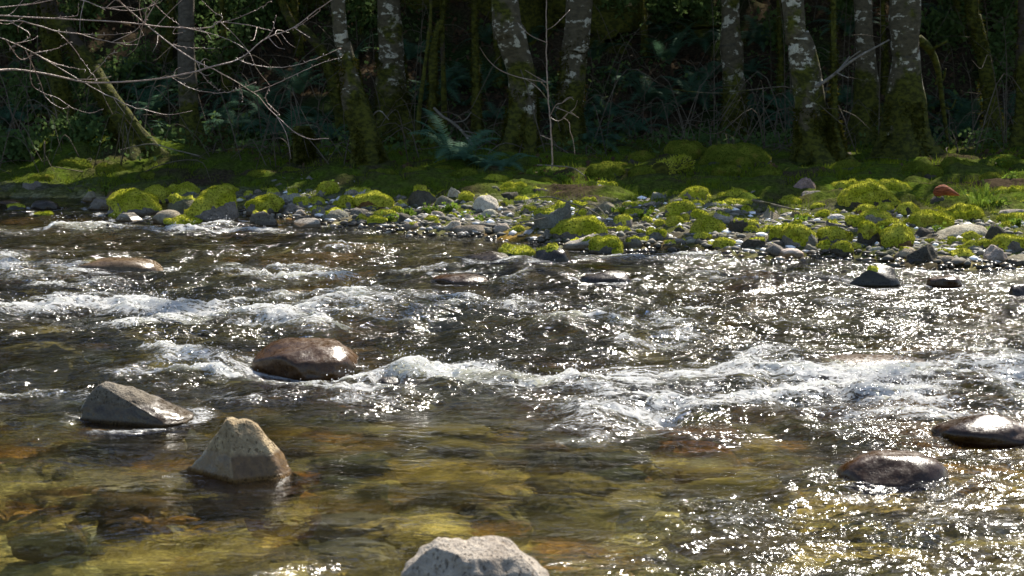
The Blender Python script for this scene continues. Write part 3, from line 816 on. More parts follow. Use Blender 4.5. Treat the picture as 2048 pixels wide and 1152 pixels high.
rock((1819, 1887, 487, 529), 0.03, 'dark', 'cube', 'blocky dark boulder standing in the water at the bar edge', 'blocky dark boulder', 0.8, seed=88)
rock((1880, 1919, 512, 531), 0.0, 'tan', 'dome', 'pale-topped stone in the shallows at the foot of the blocky dark boulder', 'pale-topped shallow stone')
rock((1902, 1963, 503, 523), 0.5, 'olive', 'dome')
rock((1974, 2027, 491, 530), 0.0, 'pale', 'angular', 'two-tone rounded stone, pale top and ochre side, at the water edge', 'two-tone stone', 0.9, seed=89)
rock((2016, 2080, 510, 532), 0.0, 'tan', 'dome')
rock((1952, 1996, 478, 502), 0.85, 'grey')
rock((1993, 2060, 471, 508), 0.8, 'grey')
rock((1926, 1970, 466, 487), 0.95, 'grey', 'dome')
rock((1996, 2060, 418, 436), 0.0, 'pale', 'slab')
rock((2000, 2065, 433, 451), 0.95, 'grey', 'dome')
rock((1630, 1664, 421, 441), 0.85, 'grey')
# ---- boulders in the shade behind the bar
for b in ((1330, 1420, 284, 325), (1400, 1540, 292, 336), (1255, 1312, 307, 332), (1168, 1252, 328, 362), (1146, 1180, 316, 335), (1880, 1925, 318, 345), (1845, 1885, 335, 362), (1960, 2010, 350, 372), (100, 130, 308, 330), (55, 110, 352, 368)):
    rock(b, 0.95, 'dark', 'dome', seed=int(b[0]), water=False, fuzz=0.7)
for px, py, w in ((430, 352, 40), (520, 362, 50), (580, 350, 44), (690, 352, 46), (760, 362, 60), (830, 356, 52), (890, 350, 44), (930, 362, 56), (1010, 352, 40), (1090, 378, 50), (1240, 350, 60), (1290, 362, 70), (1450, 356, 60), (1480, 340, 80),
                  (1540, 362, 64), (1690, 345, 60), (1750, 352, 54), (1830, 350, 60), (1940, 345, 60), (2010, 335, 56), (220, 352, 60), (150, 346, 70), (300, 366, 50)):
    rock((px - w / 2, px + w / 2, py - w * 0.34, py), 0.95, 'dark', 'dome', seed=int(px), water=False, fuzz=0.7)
# ---- smaller stones filling the bar between them
_boxes = [np.array(r['box'], float) for r in ROCKS]
def clear(b):
    for q in _boxes:
        ox = min(b[1], q[1]) - max(b[0], q[0]); oy = min(b[3], q[3]) - max(b[2], q[2])
        if ox > 0.45 * min(b[1] - b[0], q[1] - q[0]) and oy > 0.45 * min(b[3] - b[2], q[3] - q[2]):
            return False
    return True
_n = 0
for _try in range(4000):
    if _n >= 138: break
    px = rng.uniform(470, 2060)
    lo = np.interp(px, [470, 700, 1060, 1480, 2048], [415, 445, 478, 505, 530]); hi = np.interp(px, [470, 900, 1300, 2048], [392, 386, 392, 392])
    py = rng.uniform(hi, lo)
    w = rng.uniform(18, 46) * (0.75 + 0.4 * (py - 380) / 140); h = w * rng.uniform(0.38, 0.62)
    b = (px - w / 2, px + w / 2, py - h, py)
    if not clear(b): continue
    _boxes.append(np.array(b)); _n += 1
    mossy = rng.random() < (0.35 + 0.25 * (py < (hi + lo) / 2) + 0.15 * (px > 1250) + 0.15)
    rock(b, rng.choice([0.5, 0.7, 0.85, 0.95]) if mossy else (0.12 if rng.random() < 0.3 else 0.0), str(rng.choice(['grey', 'grey', 'pale', 'dark', 'tan', 'tan', 'olive', 'cream'])),
         str(rng.choice(['round', 'dome', 'angular', 'slab', 'angular'])), seed=2000 + _try, sub=3)

# ---- stones lying under water that show through it
def sunken(px, py, wpx, colour, label, lift=0.0, dep=0.7, kind='slab'):
    p = at_z(px, py, -0.13); w = wpx * p[1] / F_PX
    seed = int(px + py); P, F = rock_shape(kind, seed, 4)
    P[:, :2] *= (1 + 0.22 * fbm3(P * 2.2, seed + 1, 3))[:, None]
    P = P * np.array([w / 2, w / 2 * dep, 0.05 + 0.05 * w]); P[:, 2] = np.where(P[:, 2] < 0, P[:, 2] * 2.0, P[:, 2])
    o = link('sunken_stone', np_mesh('sunken stone', P, F), M_SUNK, None, (p[0], p[1], -0.20 + lift), rng.uniform(-0.4, 0.4))
    o.color = (*[v * 1.35 for v in COLOURS[colour]], 1.0)
    tag(o, label, 'stone', 'stones lying under the clear water')
sunken(890, 908, 210, 'gold', 'yellow slab under water in the middle of the calm golden pool', 0.05)
sunken(560, 1000, 150, 'orange', 'bright orange stone under water just beyond the foot of the cone-shaped rock', 0.05)
sunken(1110, 915, 130, 'tan', 'ochre stone under water on the far side of the yellow slab', 0.04)
sunken(1150, 1005, 190, 'gold', 'broad golden stone under water above the cracked whitish boulder', 0.05)
sunken(1000, 1020, 120, 'gold', 'yellow-brown stone under water beside the broad golden stone', 0.03)
sunken(1230, 950, 160, 'olive', 'olive green stone under water near the yellow slab', 0.03)
sunken(1480, 995, 260, 'gold', 'large olive-gold slab under water above the sparkling riffle', 0.05)
sunken(1400, 890, 170, 'orange', 'amber stone under water below the broad white rapid', 0.03)
sunken(300, 875, 130, 'gold', 'golden stone under water below the humped grey boulder', 0.05)
sunken(90, 1030, 150, 'brown', 'rusty brown flat stone under water by the frame edge in the calm pool', 0.02)
sunken(260, 1045, 200, 'brown', 'brown stone under water between the rusty stone and the orange one', 0.02)
sunken(1720, 920, 150, 'olive', 'greenish stone under water behind the low brown overflowed stone', -0.02)
sunken(700, 960, 160, 'olive', 'mottled olive stone under water beyond the orange one', 0.02)
sunken(90, 690, 160, 'gold', 'yellow-green stone under water in the smooth run above the humped boulder', 0.02)
sunken(330, 715, 180, 'gold', 'ochre stone under water just upstream of the wet brown dome boulder', 0.03)
sunken(1270, 710, 130, 'gold', 'yellow stone under water above the blackish stone in the rapid', 0.03)
sunken(890, 650, 130, 'olive', 'olive stone glimpsed under water between two foam lines', 0.03)
sunken(700, 1080, 200, 'tan', 'tan stone under water beside the cracked whitish boulder', 0.0)
sunken(100, 1120, 200, 'olive', 'mottled olive stone under water in the lower corner of the pool', 0.0)

# ------------------------------------------------------------------ the water
def build_water():
    nx, ny = 1300, 1050
    ys = np.geomspace(3.4, 21.5, ny); u = np.linspace(-1, 1, nx)
    Y = np.repeat(ys[:, None], nx, 1); X = u[None, :] * (1.6 + 0.42 * Y)
    R = np.zeros_like(X); Fm = np.zeros_like(X); H = np.zeros_like(X)
    wx = X + 0.30 * noise2(X * 1.1, Y * 1.4, 51) + 0.14 * noise2(X * 3.1, Y * 3.4, 55); wy = Y + 0.34 * noise2(X * 1.3, Y * 1.1, 52) + 0.16 * noise2(X * 3.7, Y * 3.1, 56)
    lace = np.clip(0.72 + 0.65 * fbm2(X * 1.6, Y * 2.6, 57, 3), 0.15, 1.2)
    for pts, bx, by, r, f, l in BANDS:
        b = band(wx, wy, pts, bx, by)
        R = np.maximum(R, r * b); Fm = np.maximum(Fm, f * np.sqrt(b) * lace); H += 0.40 * l * b * lace
    for px, py, hw, hd, l in HUMPS:
        c = at_z(px, py)
        H += l * np.exp(-(((X - c[0]) / hw) ** 2 + ((Y - c[1]) / hd) ** 2))
    far = sstep(7.2, 9.5, Y)
    base = 0.15 + (0.60 - 0.20 * sstep(0.5, 3.0, X)) * far + 0.24 * sstep(0.3, 2.2, X) * sstep(8, 5.5, Y)
    patch = np.clip(0.5 + 0.9 * fbm2(X * 0.7, Y * 1.1, 53, 2), 0, 1.4)
    A = np.clip(base * (0.55 + 0.6 * patch) + 0.85 * R, 0, 1.3)
    h = 0.024 * fbm2(X * 0.55, Y * 0.9, 54, 2) * (0.5 + A)
    for L, a, s in ((0.80, 0.048, 61), (0.40, 0.040, 62), (0.20, 0.025, 63), (0.10, 0.0130, 64), (0.05, 0.0062, 65)):
        n = noise2(X / (L * 1.5) + 0.4 * noise2(X * 2, Y * 2, s + 20), Y / L, s)
        crest = 1 - 2.2 * np.abs(n)
        h = h + a * (A ** 1.1) * (0.55 * n * 1.6 + 0.45 * crest)
    streak = sstep(-0.15, 0.45, fbm2(X * 1.9, Y * 4.2, 58, 3))
    crest = sstep(-0.01, 0.05, h)
    A = A * (0.50 + 0.75 * streak * (0.45 + 0.55 * crest))
    Fm = np.clip(Fm * (0.35 + 0.30 * crest + 0.50 * streak) + 0.40 * sstep(0.03, 0.09, h) * np.clip(A, 0, 1) * streak - 0.03, 0, 1)
    h = h * (0.35 + 0.65 * sstep(-0.3, -2.2, Y - shore_y(X)))
    H = H * (0.5 + 0.5 * sstep(-0.3, -1.6, Y - shore_y(X)))
    calm = np.ones_like(X); collar = np.zeros_like(X); tear = np.clip(0.5 + 0.9 * fbm2(X * 4, Y * 6, 59, 3), 0, 1)
    for r in ROCKS:
        p = r['o'].location
        if p.y < shore_y(p.x) + 0.2 and p.z < 0.05:
            e = np.sqrt(((X - p.x) / (0.50 * r['w'])) ** 2 + ((Y - p.y) / (0.45 * r['w'])) ** 2)
            fast = 0.9 if p.y > 7.0 else 0.22
            collar = np.maximum(collar, fast * tear * np.exp(-((e - 1.15) / 0.28) ** 2))
            calm = np.minimum(calm, 1 - (0.4 if r['wet'] == 1 and r['w'] > 0.33 else 0.85) * np.exp(-(((X - p.x) / (0.62 * r['w'])) ** 2 + ((Y - p.y + 0.15 * r['w']) / (0.75 * r['w'])) ** 2) ** 2))
    h = h * calm; H = H * calm
    Fm = np.maximum(Fm, collar); A = np.maximum(A, collar)
    Z = H + h - 0.012
    boil = sstep(0.1, 0.8, Fm) * (0.4 + 0.6 * streak)
    for L, a, s in ((0.13, 0.011, 66), (0.07, 0.011, 67), (0.04, 0.008, 68)):
        Z = Z + a * boil * calm * (0.6 - 2.0 * np.abs(noise2(X / (L * 1.3) + 0.5 * noise2(X * 5, Y * 5, s + 30), Y / L, s)))
    V = np.stack([X, Y, Z], -1).reshape(-1, 3)
    i = np.arange(ny - 1)[:, None] * nx; j = np.arange(nx - 1)[None, :]
    Q = np.stack([i + j, i + j + 1, i + nx + j + 1, i + nx + j], -1).reshape(-1, 4)
    me = np_mesh('water', V, None, Q)
    attr(me, 'rough', A); attr(me, 'foam', Fm)
    tag(link('water', me, M_WATER), None, None, None, 'structure')
    # drops thrown up where the water breaks
    r = np.random.default_rng(88); w = (np.clip(Fm - 0.45, 0, 1) ** 1.5 * sstep(-0.01, 0.06, h) * np.sqrt(Y)).ravel()
    pk = r.choice(w.size, 2600, p=w / w.sum()); V0, F0 = ICO[1]; k = len(V0)
    P = V[pk] + np.stack([r.normal(0, 0.03, 2600), r.normal(0, 0.03, 2600), 0.008 + 0.09 * r.random(2600) ** 2.5], -1)
    D = V0[None] * (r.uniform(0.0015, 0.0045, 2600)[:, None, None] * np.array([1.0, 1, 1.0])) + P[:, None, :]
    t = NT('water drop'); g = t.n('BsdfGlossy'); g.inputs['Roughness'].default_value = 0.1; tr = t.n('BsdfTransparent'); df = t.n('BsdfTranslucent'); t.put(df.inputs[0], (0.9, 0.9, 0.9))
    m = t.done(t.shmix(0.35, t.shmix(0.5, tr, g), df))
    tag(link('spray', np_mesh('spray', D.reshape(-1, 3), (F0[None] + np.arange(2600)[:, None, None] * k).reshape(-1, 3)), m), None, None, None, 'stuff')
build_water()

# ---- labels of the stones: what they look like and which named stone they lie beside
REFS = [r for r in ROCKS if r['ref']]
_used = {r['label'] for r in ROCKS if r['label']}
def describe(r):
    size = 'big' if r['w'] > 0.42 else 'middling' if r['w'] > 0.27 else 'small' if r['w'] > 0.15 else 'tiny'
    m = r['moss']
    coat = 'moss-covered' if m > 0.8 else 'mostly mossy' if m > 0.55 else 'half-mossed' if m > 0.27 else 'slightly mossy' if m > 0 else 'bare'
    shape = {'round': 'rounded', 'dome': 'low', 'angular': 'angular', 'slab': 'flat', 'cube': 'blocky', 'pyramid': 'pointed'}[r['kind']]
    col = 'wet ' + r['colour'] if r['wet'] > 0.5 and r['colour'] != 'wet' else {'wet': 'wet brown', 'rose': 'pinkish', 'cream': 'cream', 'pale': 'pale grey'}.get(r['colour'], r['colour'])
    return f"{size} {coat} {col} {shape} {'boulder' if r['w'] > 0.30 else 'cobble'}" if m <= 0.8 else f"{size} {coat} {shape} {'boulder' if r['w'] > 0.30 else 'cobble'}"
def centre(r):
    b = r['box']; return (b[0] + b[1]) / 2, (b[2] + b[3]) / 2
def relation(r, q):
    (x, y), (a, b) = centre(r), centre(q)
    dx = (x - a); dy = (y - b) * 1.8
    if abs(dx) > abs(dy):
        return ('right of' if dx > 0 else 'left of')
    return 'in front of' if dy > 0 else 'behind'
for r in ROCKS:
    o = r['o']
    if not r['label']:
        x, y = centre(r)
        near = sorted((q for q in REFS), key=lambda q: math.hypot(centre(q)[0] - x, (centre(q)[1] - y) * 1.8))
        base = describe(r)
        tries = [f"{base} {relation(r, q)} the {q['ref']}" for q in near[:3]]
        tries += [f"{base} between the {near[a]['ref']} and {near[b]['ref']}" for a, b in ((0, 1), (0, 2), (1, 2))]
        tries = [t for t in tries if len(t.split()) <= 15] or tries[:1]
        lab = next((t for t in tries if t not in _used), None)
        if lab is None:
            lab = next((t2 for w_ in ('second', 'third', 'fourth', 'fifth', 'sixth') for t in tries for t2 in [f"{w_} {t}"] if t2 not in _used), tries[0])
        r['label'] = lab; _used.add(lab)
    tag(o, r['label'], 'boulder' if r['w'] > 0.30 else 'stone', 'stones and boulders of the gravel bar and stream')

# ---- pebbles between the stones
def build_gravel():
    n = 6500
    x = rng.uniform(-6.5, 7.5, n * 3); t = rng.uniform(-0.35, 2.7, n * 3)
    y = shore_y(x) + t
    ok = (np.abs(x) < 0.36 * y + 0.6) & (x > -2.9)
    x, y = x[ok][:n], y[ok][:n]
    r = 0.012 + 0.035 * rng.random(len(x)) ** 2.2
    z = ground_z(x, y)
    V0, F0 = ICO[1]
    k = len(V0)
    S = r[:, None] * np.stack([rng.uniform(0.8, 1.5, len(x)), rng.uniform(0.8, 1.3, len(x)), rng.uniform(0.45, 0.8, len(x))], -1)
    jit = 1 + 0.22 * rng.normal(size=(len(x), k, 1))
    V = V0[None] * jit * S[:, None, :] + np.stack([x, y, z + 0.012 + 0.3 * r], -1)[:, None, :]
    F = F0[None] + (np.arange(len(x)) * k)[:, None, None]
    me = np_mesh('gravel', V.reshape(-1, 3), F.reshape(-1, 3))
    t = NT('pebble')
    g = t.n('NewGeometry'); rv = g.outputs['Random Per Island']
    rp = t.n('ValToRGB'); t.put(rp.inputs[0], rv)
    cr = rp.color_ramp
    for e, (p, c) in zip([cr.elements[0], cr.elements[1]] + [cr.elements.new(v) for v in (0.3, 0.55, 0.8)],
                         ((0, (0.08, 0.075, 0.06)), (1, (0.26, 0.24, 0.20)), (0.3, (0.10, 0.085, 0.06)), (0.55, (0.12, 0.12, 0.10)), (0.8, (0.17, 0.14, 0.10)))):
        e.position = p; e.color = (*c, 1)
    sp = t.n('SeparateXYZ'); t.put(sp.inputs[0], g.outputs['Position'])
    wet = t.ramp(sp.outputs[2], 0.05, 0.02)
    c = t.mix(wet, rp.outputs[0], t.mix(1.0, rp.outputs[0], (0.4, 0.34, 0.26), 'MULTIPLY'))
    m = t.done(t.principled(c, t.ramp(wet, 0, 1, 0.8, 0.25), None, 0.4))
    tag(link('gravel', me, m), None, None, None, 'stuff')
build_gravel()

# ------------------------------------------------------------------ trees
# the rim of the shade on the ground: sunlit stones in front of it, dark bank behind
_RIM = np.array([at_z(a, b, 0.25)[:2] for a, b in ((-400, 378), (0, 374), (200, 362), (480, 368), (700, 374), (900, 368), (1050, 360), (1200, 368), (1400, 378), (1550, 382), (1700, 368), (1900, 366), (2048, 364), (2500, 372))])
#   sunflecks that come through the canopy: place reached by the light (pixel, distance), radius
FLECKS = []
for px, py, y, r in ((170, 340, 21.5, 1.1), (110, 350, 21.0, 0.7), (60, 352, 21, 0.4), (300, 340, 21.5, 0.35), (1700, 345, 19.2, 0.45), (1900, 338, 19.8, 0.5), (1250, 338, 19.5, 0.45), (1450, 322, 20.6, 0.4), (2010, 330, 20.2, 0.5), (820, 345, 20.0, 0.3), (230, 300, 22.6, 0.5), (1100, 250, 19.6, 0.3), (1130, 215, 19.6, 0.3), (1110, 345, 19.3, 0.45), (680, 60, 22, 0.35), (1150, 40, 23.5, 0.3),
                     (1735, 60, 23, 0.5), (1610, 120, 20.5, 0.35), (1820, 130, 21.5, 0.35), (1480, 180, 22.5, 0.3), (1990, 100, 25, 0.5), (460, 150, 26, 0.35), (1035, 60, 22, 0.3), (900, 250, 23.0, 0.25),
                     (1950, 360, 17.6, 0.5), (1700, 130, 21.5, 0.35), (1200, 330, 18.6, 0.5), (440, 60, 27, 0.35), (640, 380, 18.5, 0.5)):
    q = at_y(px, py, y); FLECKS.append((q, r))
for px, y in ((1016, 21.4), (1034, 21.4), (1150, 23.3), (1463, 24), (1592, 20), (1605, 20), (1730, 23.8), (1735, 23.8), (1808, 20.8), (1812, 20.8), (676, 20.6), (778, 24), (1955, 24), (372, 24)):
    FLECKS.append((at_y(px + 20, rng.uniform(0, 230), y), rng.uniform(0.2, 0.42)))
for _k in range(70):
    FLECKS.append((at_y(rng.uniform(0, 2048), rng.uniform(0, 300), rng.uniform(23.5, 31)), rng.uniform(0.08, 0.22)))
def in_shade_zone(P):
    k = (P[:, 2] - 0.3) / SUN[2]
    gx = P[:, 0] - SUN[0] * k; gy = P[:, 1] - SUN[1] * k
    ok = gy > np.interp(gx, _RIM[:, 0], _RIM[:, 1]) - 0.25 + 0.25 * noise2(gx * 1.2, gy * 1.2, 201)
    ok &= noise2(gx * 0.9, gy * 0.9, 202) < 0.86
    for q, r in FLECKS:
        s = P - q; along = s @ SUN
        d = np.linalg.norm(s - along[:, None] * SUN, axis=1)
        ok &= ~((d < r) & (along > 0))
    return ok

def crown_mesh(n, top, lo, hi, rad, seed, conifer):
    """Sprays of leaves round a trunk whose top lies at `top` (local), between the heights lo and hi; kept where they cast the forest's shade."""
    r = np.random.default_rng(seed)
    z = lo + (hi - lo) * r.random(n)
    f = (z - lo) / (hi - lo)
    R = rad * ((1.05 - f) if conifer else np.sqrt(np.clip(1 - (f * 1.7 - 0.7) ** 2, 0.05, 1)))
    a = r.uniform(0, 2 * np.pi, n); q = R * np.sqrt(r.random(n))
    lump = 0.75 + 0.5 * noise2(a * 1.3 + seed, z * 0.6, seed)
    return np.stack([q * np.cos(a) * lump, q * np.sin(a) * lump, z], -1)

def leaf_cards(P, seed, size):
    r = np.random.default_rng(seed); n = len(P)
    D = r.normal(size=(n, 3)); D /= np.linalg.norm(D, axis=1)[:, None]
    S = np.cross(D, r.normal(size=(n, 3))); S /= np.linalg.norm(S, axis=1)[:, None]
    L = r.uniform(0.7, 1.3, n)[:, None] * size
    shape = np.array([(-0.5, 0), (-0.2, 0.32), (0.02, 0.14), (0.22, 0.36), (0.5, 0.02), (0.2, -0.3), (0.0, -0.12), (-0.25, -0.33)])
    V = P[:, None, :] + (shape[None, :, :1] * D[:, None, :] + shape[None, :, 1:] * S[:, None, :]) * L[:, None, :]
    k = np.arange(n)[:, None, None] * 8
    Q = (np.array([(0, 1, 2, 7), (2, 3, 4, 5), (2, 5, 6, 7)])[None] + k).reshape(-1, 4)
    Q = (np.array([(7, 0, 1, 2), (2, 3, 4, 5), (5, 6, 7, 2)])[None] + k).reshape(-1, 4)
    return V.reshape(-1, 3), Q

TREES = []
def tree(name, pts, widths, mat, label, base=None, y=None, crown=(5.5, 15, 2.8), moss=None, conifer=False, group='trees of the far bank', flare=0.5, n_leaf=1500, hidden_top=True, sides=20, cat='tree', height=16.0):
    """A tree whose trunk runs through photo pixels pts (foot first), widths in pixels at the same points."""
    if y is None:
        y = hit(*(base or pts[0]), water=False)[1]
    P = np.array([at_y(a, b, y) for a, b in pts])
    foot = np.array([P[0, 0], y, gz(P[0, 0], y)])
    P[0, 2] = min(P[0, 2], foot[2]) if abs(P[0, 2] - foot[2]) < 0.6 else foot[2]
    R = np.array(widths, float) / 2 * y / F_PX
    if hidden_top:
        d = P[-1] - P[-2]; d /= np.linalg.norm(d)
        d = 0.5 * d + np.array([0, 0.02, 0.5]); d /= np.linalg.norm(d)
        ext = max(2.0, height - P[-1, 2])
        P = np.vstack([P, P[-1] + d * ext * 0.4, P[-1] + d * ext])
        R = np.append(R, [R[-1] * 0.8, R[-1] * 0.25])
    n = 46
    k = np.linspace(0, 1, n) ** (1.6 if hidden_top else 1.0)
    C = smooth_path(P, 400); Rr = np.interp(np.linspace(0, 1, 400), np.linspace(0, 1, len(R)), R)
    idx = (k * 399).astype(int); C = C[idx]; Rr = Rr[idx]
    C[:, 1] += 0.10 * noise2(C[:, 2] * 0.6 + y, C[:, 2] * 0 + y, 7)
    hgt = C[:, 2] - foot[2]
    Rr = Rr * (1 + flare * np.exp(-hgt / 0.22)) * (1 + 0.10 * noise2(hgt * 2.0 + y, hgt * 0, 8))
    C = np.vstack([C[0] - np.array([0, 0, 0.35]), C]); Rr = np.append(Rr[0] * 1.15, Rr)
    C = C - foot
    seed = int(pts[0][0]) + 17
    V, Q, F = tube(C, Rr, sides, 0.22, seed)
    th = np.arctan2(V[:, 1] - np.interp(V[:, 2], C[:, 2], C[:, 1]), V[:, 0] - np.interp(V[:, 2], C[:, 2], C[:, 0]))
    lobes = 0.30 * np.exp(-np.clip(V[:, 2], 0, 9) / 0.28) * np.cos(th * 4 + seed) * Rr[1] * (flare > 0.3)
    V[:, 0] += np.cos(th) * lobes; V[:, 1] += np.sin(th) * lobes
    root = bpy.data.objects.new(name, None); COL.objects.link(root); root.location = foot
    tag(root, label, cat, group)
    link('trunk', np_mesh('trunk', V, F, Q), mat, root)
    if moss:
        lo, hi, dens = moss
        r = np.random.default_rng(seed)
        nb = int(dens)
        h = lo + (hi - lo) * r.random(nb) ** 1.2; a = r.uniform(0, 2 * np.pi, nb)
        keep = noise2(a * 1.1 + seed, h * 2.2, 9) > -0.15
        h, a = h[keep], a[keep]
        cx = np.interp(h, C[:, 2], C[:, 0]); cy = np.interp(h, C[:, 2], C[:, 1]); rr_ = np.interp(h, C[:, 2], Rr)
        N = np.stack([np.cos(a), np.sin(a), 0 * a], -1)
        B = np.stack([cx, cy, h], -1) + N * (rr_ * 1.0)[:, None]
        D = N + np.array([0, 0, -0.5]) + r.normal(0, 0.5, N.shape); D /= np.linalg.norm(D, axis=1)[:, None]
        bv, bf = blades(B, D, r.uniform(0.03, 0.085, len(B)), r.uniform(0.012, 0.028, len(B)), seed)
        link('moss', np_mesh('trunk moss', bv, bf), M_MOSS_DARK, root)
    if crown:
        lo, hi, rad = crown
        L = crown_mesh(n_leaf, None, lo, hi, rad, seed, conifer)
        L[:, 0] += np.interp(L[:, 2], C[:, 2], C[:, 0]); L[:, 1] += np.interp(L[:, 2], C[:, 2], C[:, 1])
        L[:, 1] += 0.0 if conifer else 1.8
        L = L[in_shade_zone(L + foot)]
        if len(L):
            v, q = leaf_cards(L, seed, 0.62)
            link('crown', np_mesh('crown', v, None, q, smooth=False), M_CROWN, root)
    TREES.append(dict(px=pts[0][0], py=pts[0][1], label=label, root=root, y=y))
    return root

tree('tree', [(285, 336), (262, 275), (222, 205), (172, 130), (112, 40), (88, -8)], [62, 46, 40, 38, 38, 36], M_DARKBARK, 'dark trunk leaning over to the frame edge above the bright mossy knoll', y=22.2, moss=(0, 2.2, 2600))
tree('tree', [(378, 292), (376, 200), (374, 90), (372, -8)], [42, 34, 32, 31], M_GREYBARK, 'straight slender grey trunk behind the overhanging twigs')
tree('tree', [(128, 246), (122, 195), (108, 130), (98, 60), (92, -8)], [44, 40, 34, 30, 28], M_MOSSY, 'short-looking mossy trunk on the slope behind the bright knoll', moss=(0, 2.5, 1800), y=25.0)
tree('tree', [(742, 332), (728, 265), (705, 190), (688, 95), (676, -8)], [52, 44, 46, 33, 31], M_ALDER, 'slim trunk with a mossy swollen bend, whitish bark above', moss=(0.1, 1.4, 2600), y=20.6)
tree('tree', [(790, 278), (786, 190), (780, 90), (776, -8)], [76, 62, 52, 48], M_ALDER, 'thick dark alder trunk with whitish patches only high up', moss=(0, 1.3, 2600))
tree('tree', [(1036, 302), (1044, 240), (1040, 150), (1022, 60), (1010, -8)], [66, 58, 56, 54, 50], M_ALDER, 'stout spotted trunk leaning a little, next to the thin bare sapling', moss=(0, 0.9, 2200), y=21.4)
tree('tree', [(1138, 302), (1140, 215), (1148, 110), (1158, -8)], [58, 46, 48, 50], M_ALDER, 'pale lichen-marked trunk with a dark moss collar behind the sapling', moss=(0.2, 1.6, 1800))
tree('tree', [(1470, 288), (1468, 200), (1463, 100), (1460, -8)], [50, 46, 44, 40], M_ALDER, 'upright grey trunk edged with a strip of glowing moss', moss=(0, 0.8, 1500))
tree('tree', [(1642, 334), (1628, 260), (1612, 170), (1598, 80), (1586, -8)], [84, 68, 58, 54, 50], M_ALDER, 'leaning mottled trunk with splayed mossy foot beside a thin pole', moss=(0, 0.7, 2600), y=20.0)
tree('tree', [(1738, 292), (1736, 200), (1731, 100), (1726, -8)], [58, 46, 36, 32], M_ALDER, 'narrow white-barked trunk behind the pale dead branch', moss=(0, 0.6, 1200))
tree('tree', [(1812, 316), (1812, 240), (1809, 120), (1807, -8)], [92, 74, 62, 60], M_ALDER, 'widest trunk of all, straight with broad flaring roots', moss=(0, 0.8, 2600), y=20.8, flare=0.7)
tree('tree', [(1998, 262), (1982, 200), (1966, 110), (1948, 30), (1942, -8)], [42, 32, 28, 26, 26], M_MOSSY, 'leaning mossy trunk in sunny gap beyond the widest trunk', moss=(0, 3, 2600), y=24.0)
tree('tree', [(2042, 305), (2043, 200), (2046, 90), (2050, -8)], [34, 26, 24, 22], M_DARKBARK, 'dark thin trunk at the very edge of the frame', moss=(0, 2, 800), y=22)
tree('tree', [(1376, 110), (1374, 60), (1380, -8)], [40, 36, 34], M_DARKBARK, 'blackish trunk high on the slope between the collared and moss-edged trunks', y=29.5)
tree('tree', [(866, 292), (866, 190), (868, 100), (880, 40), (890, -8)], [17, 14, 16, 9, 8], M_MOSSY, 'thin moss-wrapped pole forking upward behind the thick dark alder', moss=(0, 2.5, 1500), y=23.4, n_leaf=400)
tree('tree', [(955, 288), (953, 220), (952, 150), (950, 70), (948, -8)], [19, 16, 15, 12, 10], M_MOSSY, 'mossy pole left of the stout spotted trunk', moss=(0, 2.5, 1500), y=23.6, n_leaf=400)
tree('tree', [(890, 285), (888, 210), (886, 120), (884, -8)], [13, 12, 10, 9], M_DARKBARK, 'dark bare pole between two moss-wrapped poles', y=24.2, n_leaf=400)
tree('tree', [(1670, 330), (1668, 240), (1668, 120), (1668, -8)], [16, 13, 12, 11], M_MOSSY, 'thin straight pole rising beside the leaning mottled trunk', y=19.9, n_leaf=300, moss=(0, 2, 900))
tree('tree', [(1200, 150), (1188, 80), (1176, -8)], [14, 12, 12], M_DARKBARK, 'dark thin pole on the slope above the collared trunk', y=29, n_leaf=500)
tree('tree', [(690, 172), (652, 118), (610, 60), (560, -8)], [22, 20, 17, 15], M_MOSSY, 'slanting mossy stem crossing behind the ends of the overhanging twigs', y=25.5, moss=(-0.5, 3, 1500), n_leaf=500)
tree('tree', [(832, 290), (838, 230), (846, 160), (858, 60), (862, -8)], [10, 9, 8, 7, 6], M_DARKBARK, 'very thin dark stem right beside the thick dark alder', y=22.6, n_leaf=200)
#   poles further up the slope
_b = [(30, 210, 30, 22), (180, 150, 29, 17), (330, 160, 28, 14), (455, 190, 27, 12), (520, 150, 30, 26), (600, 200, 28, 12), (640, 110, 31, 20), (735, 150, 31, 16), (930, 130, 30, 24), (1000, 180, 27, 10), (1100, 120, 31, 22),
      (1250, 90, 31, 16), (1290, 160, 28, 9), (1330, 110, 31, 14), (1430, 120, 31, 22), (1530, 140, 30, 18), (1560, 190, 27, 9), (1690, 120, 31, 16), (1770, 190, 27, 10), (1890, 120, 30, 22), (1920, 190, 28, 12), (2010, 150, 30, 20)]
for px, py, y, w in _b:
    ln = rng.uniform(-0.16, 0.16)
    near = min(TREES[:13], key=lambda t: abs(t['px'] - px))
    side = 'right' if px > near['px'] else 'left'
    lab = f"{'slender' if w < 13 else 'medium' if w < 19 else 'sturdy'} dark mossy trunk up the slope, {side} of the {' '.join(near['label'].replace(',', '').split()[:4])}"
    while lab in {t['label'] for t in TREES}:
        lab = 'farther ' + lab
    px2 = px + ln * py
    q0 = at_y(px, py, y); zz = gz(q0[0], y)
    py = HORIZON + (CAM_H - zz) * F_PX / y * 0.995
    tree('tree', [(px, py), (px + ln * (py + 8) * 0.5 + 3, (py - 8) / 2), (px + ln * (py + 8), -8)], [w * 1.3, w, w * 0.95], random.choice([M_DARKBARK, M_MOSSY, M_MOSSY]), lab, y=y, crown=(4.0, 22, 3.6), conifer=True, n_leaf=2400, height=23, moss=(0, 3, 900), sides=12)
